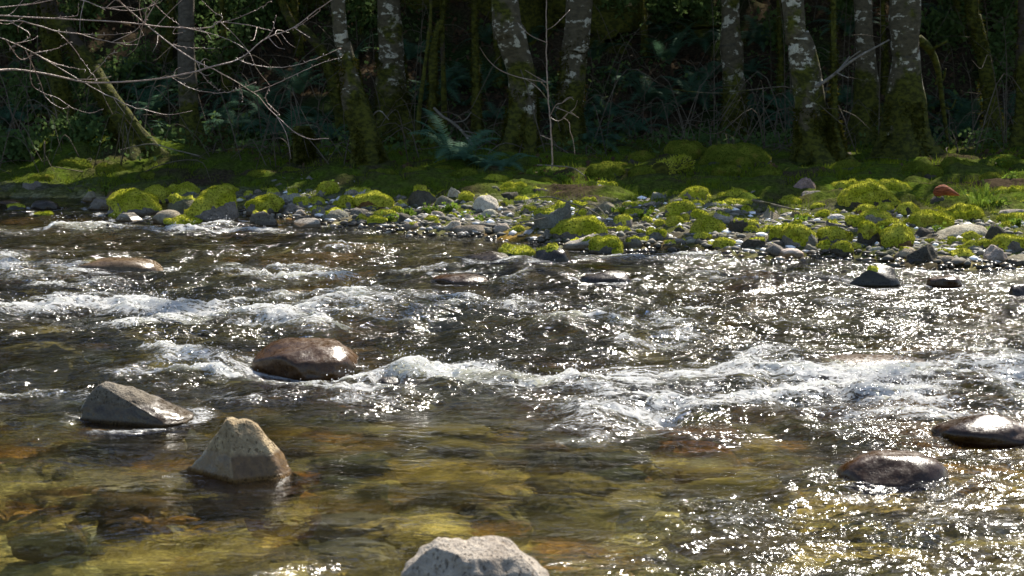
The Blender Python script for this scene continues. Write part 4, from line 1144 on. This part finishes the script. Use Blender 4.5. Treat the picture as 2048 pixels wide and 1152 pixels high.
for i, (x, y) in enumerate(((9.5, 22.5), (11.5, 25), (10.5, 28.5), (14, 23.5), (14, 27.5), (17.5, 30), (13, 32.5), (18, 25.5), (21.5, 28), (8, 34.5), (17, 35.5), (2, 35.5), (-4, 35), (22, 33), (12, 38.5))):  # unseen conifers added so that their crowns shade the slope
    pxx = 1024 + x / y * F_PX
    zz = gz(x, y); py = HORIZON + (CAM_H - zz) * F_PX / y
    tree('tree', [(pxx, py), (pxx + 8, py - 150), (pxx + 10, py - 330)], [34, 28, 24], M_DARKBARK, 'unseen tall conifer added for shade, outside the frame or hidden behind nearer trunks', y=y, crown=(3.5, 23, 3.8), conifer=True, n_leaf=2400, height=24, sides=10, group='unseen conifers added for shade')
#   a mossy stump, an arching branch and a leaning dead stem
tree('stump', [(1671, 336), (1670, 290), (1668, 244)], [34, 32, 16], M_MOSSY, 'bright mossy pointed stump hugging the foot of the leaning mottled trunk', y=19.85, crown=None, moss=(0, 0.55, 2600), hidden_top=False, group='stumps on the bank', cat='stump', flare=0.3)
tree('stump', [(608, 322), (606, 290), (604, 252)], [40, 36, 26], M_MOSSY, 'squat dark mossy stump in deep shade beyond the grass-tufted mound', y=21.6, crown=None, moss=(0, 0.5, 2400), hidden_top=False, group='stumps on the bank', cat='stump', flare=0.2)

def stick(name, pts, w0, w1, mat, label, cat, y=None, y1=None, group=None, sides=7, wob=0.15, twigs=0, parent_tag=True, n=40):
    """A branch through photo pixels, at the distance y (y1 at its far end)."""
    y1 = y if y1 is None else y1
    P = np.array([at_y(a, b, y + (y1 - y) * i / max(1, len(pts) - 1)) for i, (a, b) in enumerate(pts)])
    C = smooth_path(P, n); o0 = C[0].copy()
    R = np.linspace(w0, w1, n) / 2 * np.linspace(y, y1, n) / F_PX
    V, Q, F = tube(C - o0, R, sides, wob, int(pts[0][0]))
    o = link(name, np_mesh(name, V, F, Q), mat, None, o0)
    tag(o, label, cat, group)
    r = np.random.default_rng(int(pts[0][0] + pts[0][1]))
    for k in range(twigs):
        i = int(r.uniform(0.25, 0.95) * (n - 1)); T = C[min(i + 1, n - 1)] - C[i - 1]; T /= np.linalg.norm(T)
        d = T * 0.6 + r.normal(0, 0.6, 3) + np.array([0, 0, 0.2]); d /= np.linalg.norm(d)
        L = r.uniform(0.12, 0.4)
        q = smooth_path([C[i] - o0, C[i] - o0 + d * L * 0.5 + r.normal(0, 0.03, 3), C[i] - o0 + d * L + np.array([0, 0, 0.05])], 9)
        V, Q, F = tube(q, np.linspace(0.6, 0.3, 9) * R[i], 5)
        link('twig', np_mesh('twig', V, F, Q), mat, o)
    return o

stick('dead_branch', [(1632, 174), (1660, 155), (1706, 120), (1745, 98), (1778, 80)], 8, 3, M_DEAD, 'pale dead branch propped between the leaning mottled trunk and the widest trunk', 'branch', 19.3, 20.2, twigs=4)
stick('dead_branch', [(1345, 178), (1390, 184), (1450, 186), (1500, 180), (1553, 174), (1580, 176), (1628, 202), (1660, 228), (1692, 256)], 1.5, 2.2, M_BRUSH, 'long thin drooping twig reaching across to the moss-edged trunk', 'branch', 19.0, 19.4, twigs=3)
stick('dead_branch', [(868, 216), (884, 232), (902, 243), (924, 262), (945, 290)], 5, 6, M_DEAD, 'whitish fallen stick slanting down behind the two moss-wrapped poles', 'branch', 22.6, 22.2, twigs=3)
stick('mossy_branch', [(1836, 78), (1860, 100), (1876, 140), (1884, 200), (1895, 280)], 20, 6, M_MOSSY, 'mossy branch arching off the widest trunk and hanging to the ground', 'branch', 20.9, 21.3, twigs=5)
stick('dead_branch', [(790, 330), (815, 295), (838, 262)], 10, 6, M_MOSSY, 'short mossy limb lying at the foot of the thick dark alder', 'branch', 21.6, 22.2)
stick('dead_branch', [(728, 262), (745, 232), (760, 222), (778, 240)], 4, 2, M_DEAD, 'bent dead twig springing from the slim trunk with a swollen bend', 'branch', 20.7, 20.6)
stick('dead_branch', [(240, 300), (300, 288), (350, 300), (400, 312)], 2.5, 2, M_DEAD, 'thin dry twig trailing from the foot of the leaning dark trunk', 'branch', 21.6, 21.0)
stick('dead_branch', [(1075, 330), (1110, 332), (1145, 336), (1170, 352)], 3, 2, M_DEAD, 'thin dry stick lying on the bank at the foot of the sapling', 'branch', 18.6, 18.3)
stick('dead_branch', [(1505, 400), (1540, 408), (1575, 416), (1592, 420)], 5, 3, M_DEAD, 'grey stick lying over stones behind the low pyramid rock', 'branch', 15.6, 15.3)
stick('dead_branch', [(1060, 398), (1100, 394), (1140, 406), (1180, 420), (1205, 436)], 3, 2.4, M_DEAD, 'bleached bent reed arching over the biggest bare boulder', 'dry reed', 14.9, 14.8)
stick('dead_branch', [(1150, 440), (1160, 418), (1182, 408), (1202, 420), (1212, 434)], 2.4, 2, M_DEAD, 'bleached hoop of dry reed behind the wide bright moss dome', 'dry reed', 15.0, 15.1)
stick('dead_branch', [(1120, 445), (1142, 425), (1165, 432), (1195, 424)], 2.4, 1.6, M_DEAD, 'second bleached reed hoop beside the biggest bare boulder', 'dry reed', 14.9, 15.1)
stick('dead_branch', [(1040, 445), (1070, 440), (1095, 434)], 3, 2, M_DEAD, 'short bleached stick by the flank of the biggest bare boulder', 'dry reed', 14.7, 14.9)

#   the log with its cut end, and the reddish driftwood
def log():
    b = hit(1330, 362, False); y0 = b[1]
    L = 0.55; C = np.linspace([0, 0, 0.10], [0.34, 0.55, 0.14], 16); R = np.full(16, 0.105)
    V, Q, F = tube(C, R, 18, 0.10, 3)
    root = bpy.data.objects.new('log', None); COL.objects.link(root); root.location = at_y(1320, 362, y0)
    tag(root, 'short sawn log end-on to us, half sunk in moss on the shaded bank', 'log')
    link('bark', np_mesh('log bark', V, F[18:], Q), M_MOSSY, root)
    link('cut_end', np_mesh('cut end', V[list(range(18)) + [18 * 16]] - (C[-1] - C[0]) / 90, np.stack([np.full(18, 18), (np.arange(18) + 1) % 18, np.arange(18)], -1)), M_DARKBARK, root)
    r = np.random.default_rng(4); nb = 900
    k = r.random(nb); a = r.uniform(-0.3, 3.4, nb); A = np.array([0.85, -0.52, 0]); U = np.array([0, 0, 1.0])
    N = A * np.cos(a)[:, None] + U * np.sin(a)[:, None]
    B = C[0] + (C[-1] - C[0]) * k[:, None] + N * 0.105
    bv, bf = blades(B, N + r.normal(0, 0.4, N.shape), 0.03, 0.014, 5)
    link('moss', np_mesh('log moss', bv, bf), M_MOSS, root)
log()
def driftwood():
    p = at_y(1868, 388, 15.4)
    C = smooth_path([p + np.array(v) for v in ((0, 0, 0.0), (0.07, 0, 0.035), (0.14, 0.01, 0.02), (0.24, 0.0, -0.012))], 30)
    R = np.interp(np.linspace(0, 1, 30), [0, 0.15, 0.4, 0.7, 1], [0.022, 0.044, 0.045, 0.03, 0.006])
    V, Q, F = tube(C - p, R, 14, 0.5, 6)
    t = NT('red rotten wood'); pos = t.n('NewGeometry').outputs['Position']
    n = t.noise(30, 4, 0.6, t.mapping((0.4, 1, 3), pos))
    m = t.done(t.principled(t.mix(t.ramp(n, 0.35, 0.65), (0.12, 0.03, 0.012), (0.30, 0.09, 0.035)), 0.85, t.bump(n, 1.0, 0.03), 0.2))
    tag(link('driftwood', np_mesh('driftwood', V, F, Q), m, None, p), 'reddish rotten driftwood lying on top of a dark grey stone', 'driftwood')
driftwood()

# ------------------------------------------------------------------ the tree that reaches in over the water
def overhang():
    foot = np.array([-8.3, 20.2, gz(-8.3, 20.2)])
    root = bpy.data.objects.new('overhanging_tree', None); COL.objects.link(root); root.location = foot
    tag(root, 'bare budding tree whose sunlit branches and twigs hang in from the upper corner', 'tree')
    def yy(px, py): return 15.2 + 0.5 * noise2(px / 260.0, py / 160.0, 301)
    def pts(L): return np.array([at_y(a, b, float(yy(np.array([a]), np.array([b]))[0])) for a, b in L]) - foot
    tr = smooth_path([(0, 0, -0.3), (0.15, -0.5, 0.9), (0.6, -1.6, 2.0), (0.9, -2.2, 3.6), (1.0, -2.6, 6.5)], 30)
    V, Q, F = tube(tr, np.linspace(0.16, 0.05, 30), 14, 0.2, 5)
    link('trunk', np_mesh('trunk', V, F, Q), M_DARKBARK, root)
    r = np.random.default_rng(77)
    def limb(L, w0, w1, start=None, n=60):
        P = pts(L)
        if start is not None: P = np.vstack([tr[start], (tr[start] + P[0]) / 2 + np.array([0, 0, 0.12]), P])
        C = smooth_path(P, n); R = np.linspace(w0, w1, n) * 0.40 * 15.2 / F_PX
        C = C + 0.012 * np.stack([noise2(np.arange(n) * 0.35, np.full(n, w0 + s), 302 + s) for s in range(3)], -1) * np.linspace(0, 1, n)[:, None]
        V, Q, F = tube(C, R, 7, 0.15, 3)
        o = link('limb', np_mesh('limb', V, F, Q), M_TWIG, root)
        return o, C, R
    def twig(parent, L, w0=2.2, w1=1.2):
        C = smooth_path(pts(L), 36); R = np.linspace(w0, w1, 36) * 0.42 * 15.2 / F_PX
        C = C + 0.010 * np.stack([noise2(np.arange(36) * 0.4, np.full(36, L[0][0] + s), 305 + s) for s in range(3)], -1) * np.linspace(0, 1, 36)[:, None]
        b = MB(); V, Q, F = tube(C, R, 5, 0.1, 4); b.add(V, F, Q)
        for i in range(5, 36, 5):        # buds along the twig
            d = r.normal(0, 1, 3); d /= np.linalg.norm(d)
            q = np.array([C[i], C[i] + d * 0.012, C[i] + d * 0.028]); V, Q, F = tube(q, [0.002, 0.005, 0.001], 5); b.add(V, F, Q)
        link('twig', b.mesh('twig'), M_TWIG, parent)
    def side(parent, C, R, k, lo=0.2):
        for _ in range(k):
            i = int(r.uniform(lo, 0.97) * (len(C) - 2)); T = C[i + 1] - C[i]; T /= np.linalg.norm(T)
            d = T * 0.7 + np.array([r.normal(0, .5), r.normal(0, .5), r.normal(0, .6)]); d /= np.linalg.norm(d); Ln = r.uniform(0.10, 0.5)
            q = smooth_path([C[i], C[i] + d * Ln * 0.5 + r.normal(0, 0.02, 3), C[i] + d * Ln + np.array([0, 0, r.uniform(-0.05, 0.1)])], 14)
            V, Q, F = tube(q, np.linspace(0.0042, 0.0018, 14), 5)
            link('twig', np_mesh('twig', V, F, Q), M_TWIG, parent)
    o, C, R = limb([(-40, 142), (0, 140), (41, 140), (103, 150), (171, 164), (239, 164), (342, 154), (410, 137), (479, 116), (530, 79), (581, 58), (633, 21), (668, -6)], 6.5, 2.2, 12)
    side(o, C, R, 7, 0.35)
    for L in ([(342, 154), (385, 178), (440, 186), (477, 178), (512, 164)], [(472, 116), (500, 128), (560, 135), (620, 122), (682, 96)], [(171, 161), (205, 127), (219, 109), (236, 104)], [(530, 79), (545, 60), (552, 30)], [(581, 58), (600, 50), (640, 22)]): twig(o, L)
    o, C, R = limb([(-40, 30), (0, 31), (86, 36), (239, 44), (342, 55), (421, 55), (434, 44), (496, 50), (547, 63)], 5, 1.8, 18)
    side(o, C, R, 7, 0.3)
    for L in ([(110, 36), (130, 34), (154, 31), (157, 12)], [(291, 46), (294, 20), (318, -6)], [(359, 53), (424, 68), (462, 82), (496, 103), (513, 137), (540, 171)], [(298, -5), (328, 27), (359, 50)], [(421, 55), (445, 36), (424, 21), (398, -6)], [(434, 46), (470, 38), (520, 16), (552, -6)]): twig(o, L)
    o, C, R = limb([(-40, 38), (0, 41), (51, 44), (103, 60), (154, 68), (219, 84), (276, 90)], 4.5, 2, 17)
    side(o, C, R, 5, 0.3)
    for L in ([(113, 62), (144, 92), (171, 130), (195, 161)], [(103, 60), (140, 66), (200, 70), (262, 66)], [(20, 43), (60, 70), (30, 90), (20, 96)]): twig(o, L)
    o, C, R = limb([(200, -40), (236, 0), (291, 48), (342, 89), (393, 123), (438, 144), (506, 185), (547, 226), (602, 272), (658, 279)], 4.0, 1.8, 27)
    side(o, C, R, 8, 0.3)
    for L in ([(393, 123), (410, 157), (438, 181)], [(478, 170), (484, 185), (486, 203)], [(342, 89), (375, 95), (424, 97)], [(506, 185), (544, 171), (581, 154), (633, 130), (684, 114)], [(540, 171), (532, 200), (560, 230)]): twig(o, L)
    o, C, R = limb([(-40, 60), (0, 75), (62, 103), (137, 147), (191, 178), (239, 202), (274, 217), (296, 214)], 4, 1.6, 15)
    side(o, C, R, 6, 0.3)
    for L in ([(62, 103), (62, 164), (85, 185), (113, 195), (144, 215), (178, 226), (207, 218)], [(51, 100), (79, 161), (92, 195), (120, 215), (138, 216)], [(62, 105), (120, 130), (171, 140)], [(68, 106), (110, 98), (140, 84)], [(10, 78), (40, 118), (62, 112)]): twig(o, L)
    o, C, R = limb([(-40, 8), (0, 14), (60, 8), (147, -4), (205, 15), (267, 21), (310, 9), (330, -5)], 3, 1.4, 20)
    side(o, C, R, 6, 0.3)
overhang()

def sapling():
    y = 19.4
    P = [(1105, 342), (1103, 280), (1098, 215), (1094, 150), (1093, 70), (1092, -8)]
    foot = at_y(1105, 342, y); foot[2] = gz(foot[0], y)
    root = bpy.data.objects.new('sapling', None); COL.objects.link(root); root.location = foot
    tag(root, 'thin bare sunlit sapling standing alone in front of the dark trunks', 'sapling')
    Q3 = np.array([at_y(a, b, y) for a, b in P]) - foot; Q3[0] = (0, 0, -0.05)
    top = Q3[-1] + np.array([0.0, 0, 1.6]); C = smooth_path(np.vstack([Q3, top]), 60)
    V, Q, F = tube(C + 0.012 * np.stack([noise2(np.arange(60) * 0.3, np.full(60, 2.0 + k), 320 + k) for k in range(3)], -1), np.linspace(0.010, 0.004, 60), 8, 0.12, 2)
    link('stem', np_mesh('sapling stem', V, F, Q), M_TWIG, root)
    for L in ([(1094, 165), (1070, 152), (1050, 140)], [(1094, 165), (1040, 155), (1000, 140), (975, 118), (960, 95)], [(1095, 200), (1080, 180), (1062, 165), (1045, 155)], [(1093, 85), (1060, 70), (1035, 45)], [(1094, 60), (1110, 50), (1140, 20)],
              [(1100, 235), (1115, 242), (1128, 236), (1135, 228)], [(1100, 232), (1112, 210), (1124, 206), (1140, 196), (1148, 200)], [(1126, 236), (1140, 225), (1158, 236)], [(1112, 215), (1130, 222), (1152, 232)], [(1104, 280), (1085, 272), (1080, 270)],
              [(1124, 206), (1135, 196), (1146, 194)], [(1140, 225), (1150, 215), (1155, 200)], [(1128, 236), (1138, 245), (1140, 262), (1146, 280), (1150, 310)]):
        C = smooth_path(np.array([at_y(a, b, y + 0.1 * math.sin(a)) for a, b in L]) - foot, 20)
        V, Q, F = tube(C, np.linspace(0.0055, 0.003, 20), 5, 0.1, int(L[0][0]))
        link('twig', np_mesh('sapling twig', V, F, Q), M_TWIG, root)
sapling()

# ------------------------------------------------------------------ ferns, shrubs and young plants
def fern_mesh(seed, nf, L, upright):
    r = np.random.default_rng(seed); b = MB()
    for k in range(nf):
        a = 2 * np.pi * (k + r.uniform(-0.3, 0.3)) / nf; l = L * r.uniform(0.7, 1.1); up = upright * r.uniform(0.7, 1.2)
        n = 36; s = np.linspace(0, 1, n)
        out = l * (s * (0.75 + 0.2 * (1 - up)) ); z = l * (up * s * 1.1 - (0.75 + 0.25 * (1 - up)) * s * s * 0.9)
        C = np.stack([np.cos(a) * out, np.sin(a) * out, z], -1)
        side = np.array([-np.sin(a), np.cos(a), 0])
        T = np.gradient(C, axis=0); T /= np.linalg.norm(T, axis=1)[:, None]
        w = 0.16 * l * np.sin(np.pi * np.clip(s * 0.9 + 0.1, 0, 1)) ** 0.7
        for sg in (-1, 1):
            D = side * sg + T * 0.35 + np.array([0, 0, -0.12]) + r.normal(0, 0.06, (n, 3)); D /= np.linalg.norm(D, axis=1)[:, None]
            B0 = C - T * 0.010 * l; B1 = C + T * 0.010 * l
            V = np.stack([B0, B1, C + D * w[:, None]], 1)[2:].reshape(-1, 3)
            b.add(V, np.arange(len(V)).reshape(-1, 3))
        V, Q, F = tube(C, np.linspace(0.004, 0.0015, n), 4); b.add(V, F, Q)
    return b.mesh('fern fronds', False)
FERNS = [fern_mesh(900 + i, 13 + i, 0.62 + 0.06 * i, 0.75 + 0.1 * (i % 3)) for i in range(5)]
for m in FERNS: m.materials.append(M_FERN)
_spots = [(960, 338), (1010, 345), (905, 330), (1180, 300), (1150, 285), (1230, 285), (1270, 270), (1330, 240), (1210, 235), (1290, 205), (1240, 160), (1190, 120), (1340, 130), (1400, 90), (1300, 70), (1250, 40), (480, 262), (520, 228), (470, 205), (555, 280), (560, 215),
          (440, 240), (600, 190), (880, 190), (910, 165), (930, 215), (845, 205), (960, 190), (990, 240), (700, 130), (640, 240), (660, 285), (1400, 210), (1420, 160), (1520, 90), (1545, 60), (1560, 220), (1590, 250), (1880, 280), (1920, 285), (1960, 270), (1850, 225),
          (1900, 60), (1930, 230), (2020, 240), (340, 265), (410, 275), (310, 230), (330, 180), (820, 120), (1080, 180), (1060, 90), (980, 90), (1120, 235), (1480, 240), (1500, 150), (1690, 210), (1700, 70), (1770, 240), (30, 250), (60, 290), (190, 240), (20, 160), (260, 160)]
_seen = set()
def near_tree(px, py, y):
    """A phrase that ties a plant to the trunk it grows by."""
    c = sorted(TREES[:21], key=lambda t: math.hypot(t['px'] - px, (t['py'] - py) * 1.5))
    for t in c[:6]:
        ph = ' '.join(t['label'].replace(',', '').split()[:5])
        w = ph.split()
        while w[-1] in ('with', 'a', 'an', 'the', 'of', 'over', 'on', 'high', 'to', 'in', 'at', 'behind', 'between', 'and', 'little', 'right', 'beside', 'very', 'crossing', 'leaning', 'edged', 'mossy', 'above', 'sunny', 'splayed', 'swollen', 'broad', 'deep') and len(w) > 2: w.pop()
        rel = 'right of' if px > t['px'] + 25 else 'left of' if px < t['px'] - 25 else 'behind' if y > t['y'] else 'in front of'
        yield f"{rel} the {' '.join(w)}"
def unique(start, px, py, y):
    for extra in ('', 'second ', 'third ', 'fourth ', 'fifth ', 'sixth ', 'seventh '):
        for ph in list(near_tree(px, py, y))[:2 if extra == '' else 1]:
            lab = f"{extra}{start} {ph}"
            if lab not in _seen:
                _seen.add(lab); return lab
for i, (px, py) in enumerate(_spots):
    p = hit(px, py, False)
    root = bpy.data.objects.new('fern', None); COL.objects.link(root); root.location = p
    k = rng.uniform(0.75, 1.25); root.scale = (k, k, k); root.rotation_euler = (-0.25, 0, rng.uniform(0, 6.28))
    tag(root, unique('dark green sword fern' if i % 2 else 'arching dark fern clump', px, py, p[1]), 'fern', 'ferns on the forest slope')
    link('frond', FERNS[i % 5], None, root)

def bush(px, py, w, h, n, mat, label, name='shrub', cat='shrub', leaf=0.05, y=None, group='leafy shrubs of the forest edge'):
    p = hit(px, py, False) if y is None else at_y(px, py, y)
    s = p[1] / F_PX; W, H = w * s, h * s
    r = np.random.default_rng(int(px * 3 + py))
    root = bpy.data.objects.new(name, None); COL.objects.link(root); root.location = p
    tag(root, label, cat, group)
    b = MB(); tips = []
    for k in range(max(5, int(n / 60))):
        e = np.array([r.uniform(-.5, .5) * W, r.uniform(-.4, .4) * W, H * r.uniform(0.5, 1.0)])
        C = smooth_path([(0, 0, -0.05), e * np.array([0.35, 0.35, 0.55]) + r.normal(0, 0.04 * W, 3), e], 12)
        V, Q, F = tube(C, np.linspace(0.008, 0.003, 12), 5); b.add(V, F, Q); tips.append(C[4:])
    link('stem', b.mesh('stem'), M_DARKBARK, root)
    T = np.concatenate(tips); c = T[r.integers(0, len(T), n)] + r.normal(0, 0.10 * min(W, H) + 0.01, (n, 3)); c[:, 2] = np.maximum(c[:, 2], 0.01)
    v, q = leaf_cards(c, int(px), leaf)
    link('foliage', np_mesh('foliage', v, None, q, False), mat, root)
for i, (px, py, w, h, n) in enumerate([(60, 250, 160, 120, 900), (20, 120, 160, 140, 900), (170, 70, 150, 120, 900), (450, 170, 130, 130, 900), (500, 90, 130, 110, 800), (420, 60, 120, 80, 700), (330, 90, 120, 110, 700), (560, 60, 120, 90, 600), (1310, 60, 140, 90, 700), (1990, 190, 130, 150, 900), (2030, 90, 120, 120, 900),
                                       (1900, 110, 100, 100, 600), (1560, 120, 90, 110, 500), (1705, 60, 90, 90, 500), (150, 290, 140, 60, 800), (30, 330, 120, 70, 800), (260, 200, 110, 110, 600), (1410, 60, 120, 80, 500), (1940, 60, 120, 80, 600), (720, 70, 110, 110, 500), (1240, 90, 120, 100, 500)]):
    p = hit(px, py, False)
    bush(px, py, w, h, n, M_BUSH, unique('leafy green undershrub' if i % 2 else 'dense small-leaved shrub', px, py, p[1]), leaf=0.085)
def ref_of(px, py, k=0):
    q = sorted(REFS, key=lambda r: math.hypot(centre(r)[0] - px, (centre(r)[1] - py) * 1.8))[k]
    return f"{'right' if px > centre(q)[0] else 'left'} of the {q['ref']}"
for px, py, w, h, n in ((655, 388, 30, 22, 90), (182, 398, 16, 22, 40), (212, 392, 12, 22, 30), (820, 440, 40, 20, 120), (860, 432, 50, 20, 140), (900, 426, 40, 18, 110), (780, 446, 24, 14, 60), (930, 440, 30, 16, 70), (1090, 366, 40, 28, 160), (1130, 372, 36, 26, 140), (1060, 362, 30, 20, 100),
                        (1400, 290, 26, 22, 70), (1430, 285, 26, 24, 80), (1500, 295, 40, 22, 100), (1560, 300, 30, 24, 80), (1310, 377, 22, 14, 50), (1345, 378, 22, 14, 50), (1995, 345, 26, 30, 80), (2020, 375, 30, 30, 90), (1960, 300, 20, 40, 70), (1290, 440, 26, 16, 70), (1600, 450, 20, 16, 50), (1760, 482, 24, 24, 60),
                        (1990, 425, 40, 24, 120), (960, 448, 30, 14, 70), (1240, 432, 30, 16, 70), (2030, 460, 30, 20, 80), (1150, 300, 22, 40, 60), (1990, 470, 28, 18, 60), (1880, 470, 26, 16, 60)):
    lab = f"tuft of small bright leaves {ref_of(px, py)}"
    if lab in _seen: lab = f"second tuft of small bright leaves {ref_of(px, py)}"
    if lab in _seen: lab = f"tuft of small bright leaves {ref_of(px, py, 1)}"
    if lab in _seen: lab = f"third tuft of small bright leaves {ref_of(px, py)}"
    _seen.add(lab)
    bush(px, py, w, h, n, M_LEAF, lab, 'young_plant', 'plant', 0.042, None, 'young plants among the stones')
UPF = [fern_mesh(950 + i, 9, 0.20, 1.3) for i in range(2)]
for m in UPF: m.materials.append(M_LEAF)
for i, (px, py, k) in enumerate(((1945, 418, 1.0), (1962, 424, 1.15), (1982, 420, 0.9), (1928, 408, 0.75), (1972, 404, 1.0))):
    p = hit(px, py, False)
    root = bpy.data.objects.new('fern', None); COL.objects.link(root); root.location = p; root.scale = (k, k, k); root.rotation_euler = (0, 0, i * 1.3)
    tag(root, ('bright upright young fern nearest the driftwood stone', 'tallest bright young fern glowing above the sunlit moss boulder', 'bright young fern at the far side of the glowing clump', 'small bright young fern behind the driftwood', 'bright young fern at the back of the glowing clump')[i], 'fern', 'sunlit young ferns')
    link('frond', UPF[i % 2], None, root)

# ------------------------------------------------------------------ what nobody could count: grass and moss, leaf litter, brush
def scatter(n, y0, y1, dens, seed):
    r = np.random.default_rng(seed)
    y = y0 + (y1 - y0) * r.random(n); x = r.uniform(-1, 1, n) * (0.36 * y + 0.6)
    k = dens(x, y) > r.random(n)
    return x[k], y[k], r
def build_grass():
    x, y, r = scatter(260000, 14.5, 26.0, lambda x, y: sstep(0, 1.2, y - shore_y(x) - np.interp(x, [-3.4, -2.4, 1, 3], [0.0, 1.0, 1.7, 2.0])) * sstep(26, 23.5, y) * np.clip(0.45 + 0.9 * fbm2(x * 1.3, y * 1.3, 401, 2), 0.05, 1), 40)
    z = ground_z(x, y); n = len(x)
    D = np.stack([r.normal(0, .45, n), r.normal(0, .45, n), np.ones(n)], -1); D /= np.linalg.norm(D, axis=1)[:, None]
    L = r.uniform(0.035, 0.10, n) * (1 + 0.9 * np.clip(noise2(x * 2.1, y * 2.1, 402), 0, 1))
    v, f = blades(np.stack([x, y, z + 0.01], -1), D, L, r.uniform(0.008, 0.018, n), 3)
    tag(link('grass', np_mesh('grass', v, f), M_GRASS), None, None, None, 'stuff')
build_grass()
def build_litter():
    x, y, r = scatter(46000, 18.2, 40.0, lambda x, y: np.clip(0.4 + fbm2(x * 0.7, y * 0.7, 411, 2), 0.03, 1) * np.where(y < 23.4, 0.30 * (x > -4) * (y > shore_y(x) + 3.2), 1.0), 41)
    z = ground_z(x, y)
    v, q = leaf_cards(np.stack([x, y, z + 0.03 + 0.03 * r.random(len(x))], -1), 8, 0.085)
    tag(link('fallen_leaves', np_mesh('fallen leaves', v, None, q, False), M_LITTER), None, None, None, 'stuff')
    x, y, r = scatter(60000, 21.5, 42.0, lambda x, y: np.clip(0.25 + 1.2 * fbm2(x * 0.5, y * 0.5, 413, 2), 0.0, 1), 43)
    z = ground_z(x, y)
    v, q = leaf_cards(np.stack([x, y, z + 0.03 + 0.28 * r.random(len(x)) ** 1.5], -1), 9, 0.075)
    tag(link('undergrowth', np_mesh('undergrowth', v, None, q, False), M_BUSH), None, None, None, 'stuff')
build_litter()
def build_brush():
    x, y, r = scatter(1700, 20.6, 33.0, lambda x, y: np.clip(0.5 + fbm2(x * 0.5, y * 0.5, 421, 2), 0.1, 1), 42)
    b = MB()
    for i in range(len(x)):
        z = gz(x[i], y[i]); a = r.uniform(0, 6.28); l = r.uniform(0.35, 1.5); h = r.uniform(0.05, 0.9) * l
        d = np.array([math.cos(a), math.sin(a), 0])
        p = np.array([x[i], y[i], z])
        C = smooth_path([p, p + d * l * 0.35 + np.array([0, 0, h]) + r.normal(0, .05, 3), p + d * l * 0.75 + np.array([0, 0, h * r.uniform(0.3, 1.1)]) + r.normal(0, .06, 3), p + d * l + np.array([0, 0, h * r.uniform(-0.1, 1.2)])], 12)
        V, Q, F = tube(C, np.linspace(0.006, 0.002, 12) * r.uniform(0.6, 1.5), 4); b.add(V, F, Q)
    for i in range(55):          # thin whips and hanging twigs between the trunks
        y = rng.uniform(21.5, 30); x = rng.uniform(-0.34, 0.34) * y; z = gz(x, y); hh = rng.uniform(0.8, 2.6)
        p = np.array([x, y, z - 0.05]); l = rng.normal(0, 0.28, 2)
        C = smooth_path([p, p + np.array([l[0] * 0.2, 0, hh * 0.4]), p + np.array([l[0] * 0.6, l[1] * 0.4, hh * 0.75]), p + np.array([l[0] * 1.4, l[1], hh])], 16)
        V, Q, F = tube(C, np.linspace(0.009, 0.003, 16) * rng.uniform(0.6, 1.3), 5); b.add(V, F, Q)
        for _ in range(5):
            k = rng.integers(5, 15); d = np.array([rng.normal(0, 1), rng.normal(0, 1), rng.uniform(-0.3, 0.8)]); d /= np.linalg.norm(d); Ln = rng.uniform(0.15, 0.6)
            V, Q, F = tube(smooth_path([C[k], C[k] + d * Ln * 0.5 + rng.normal(0, 0.03, 3), C[k] + d * Ln - np.array([0, 0, 0.06])], 8), np.linspace(0.0045, 0.002, 8), 4); b.add(V, F, Q)
    tag(link('brushwood', b.mesh('brushwood'), M_BRUSH), None, None, None, 'stuff')
build_brush()
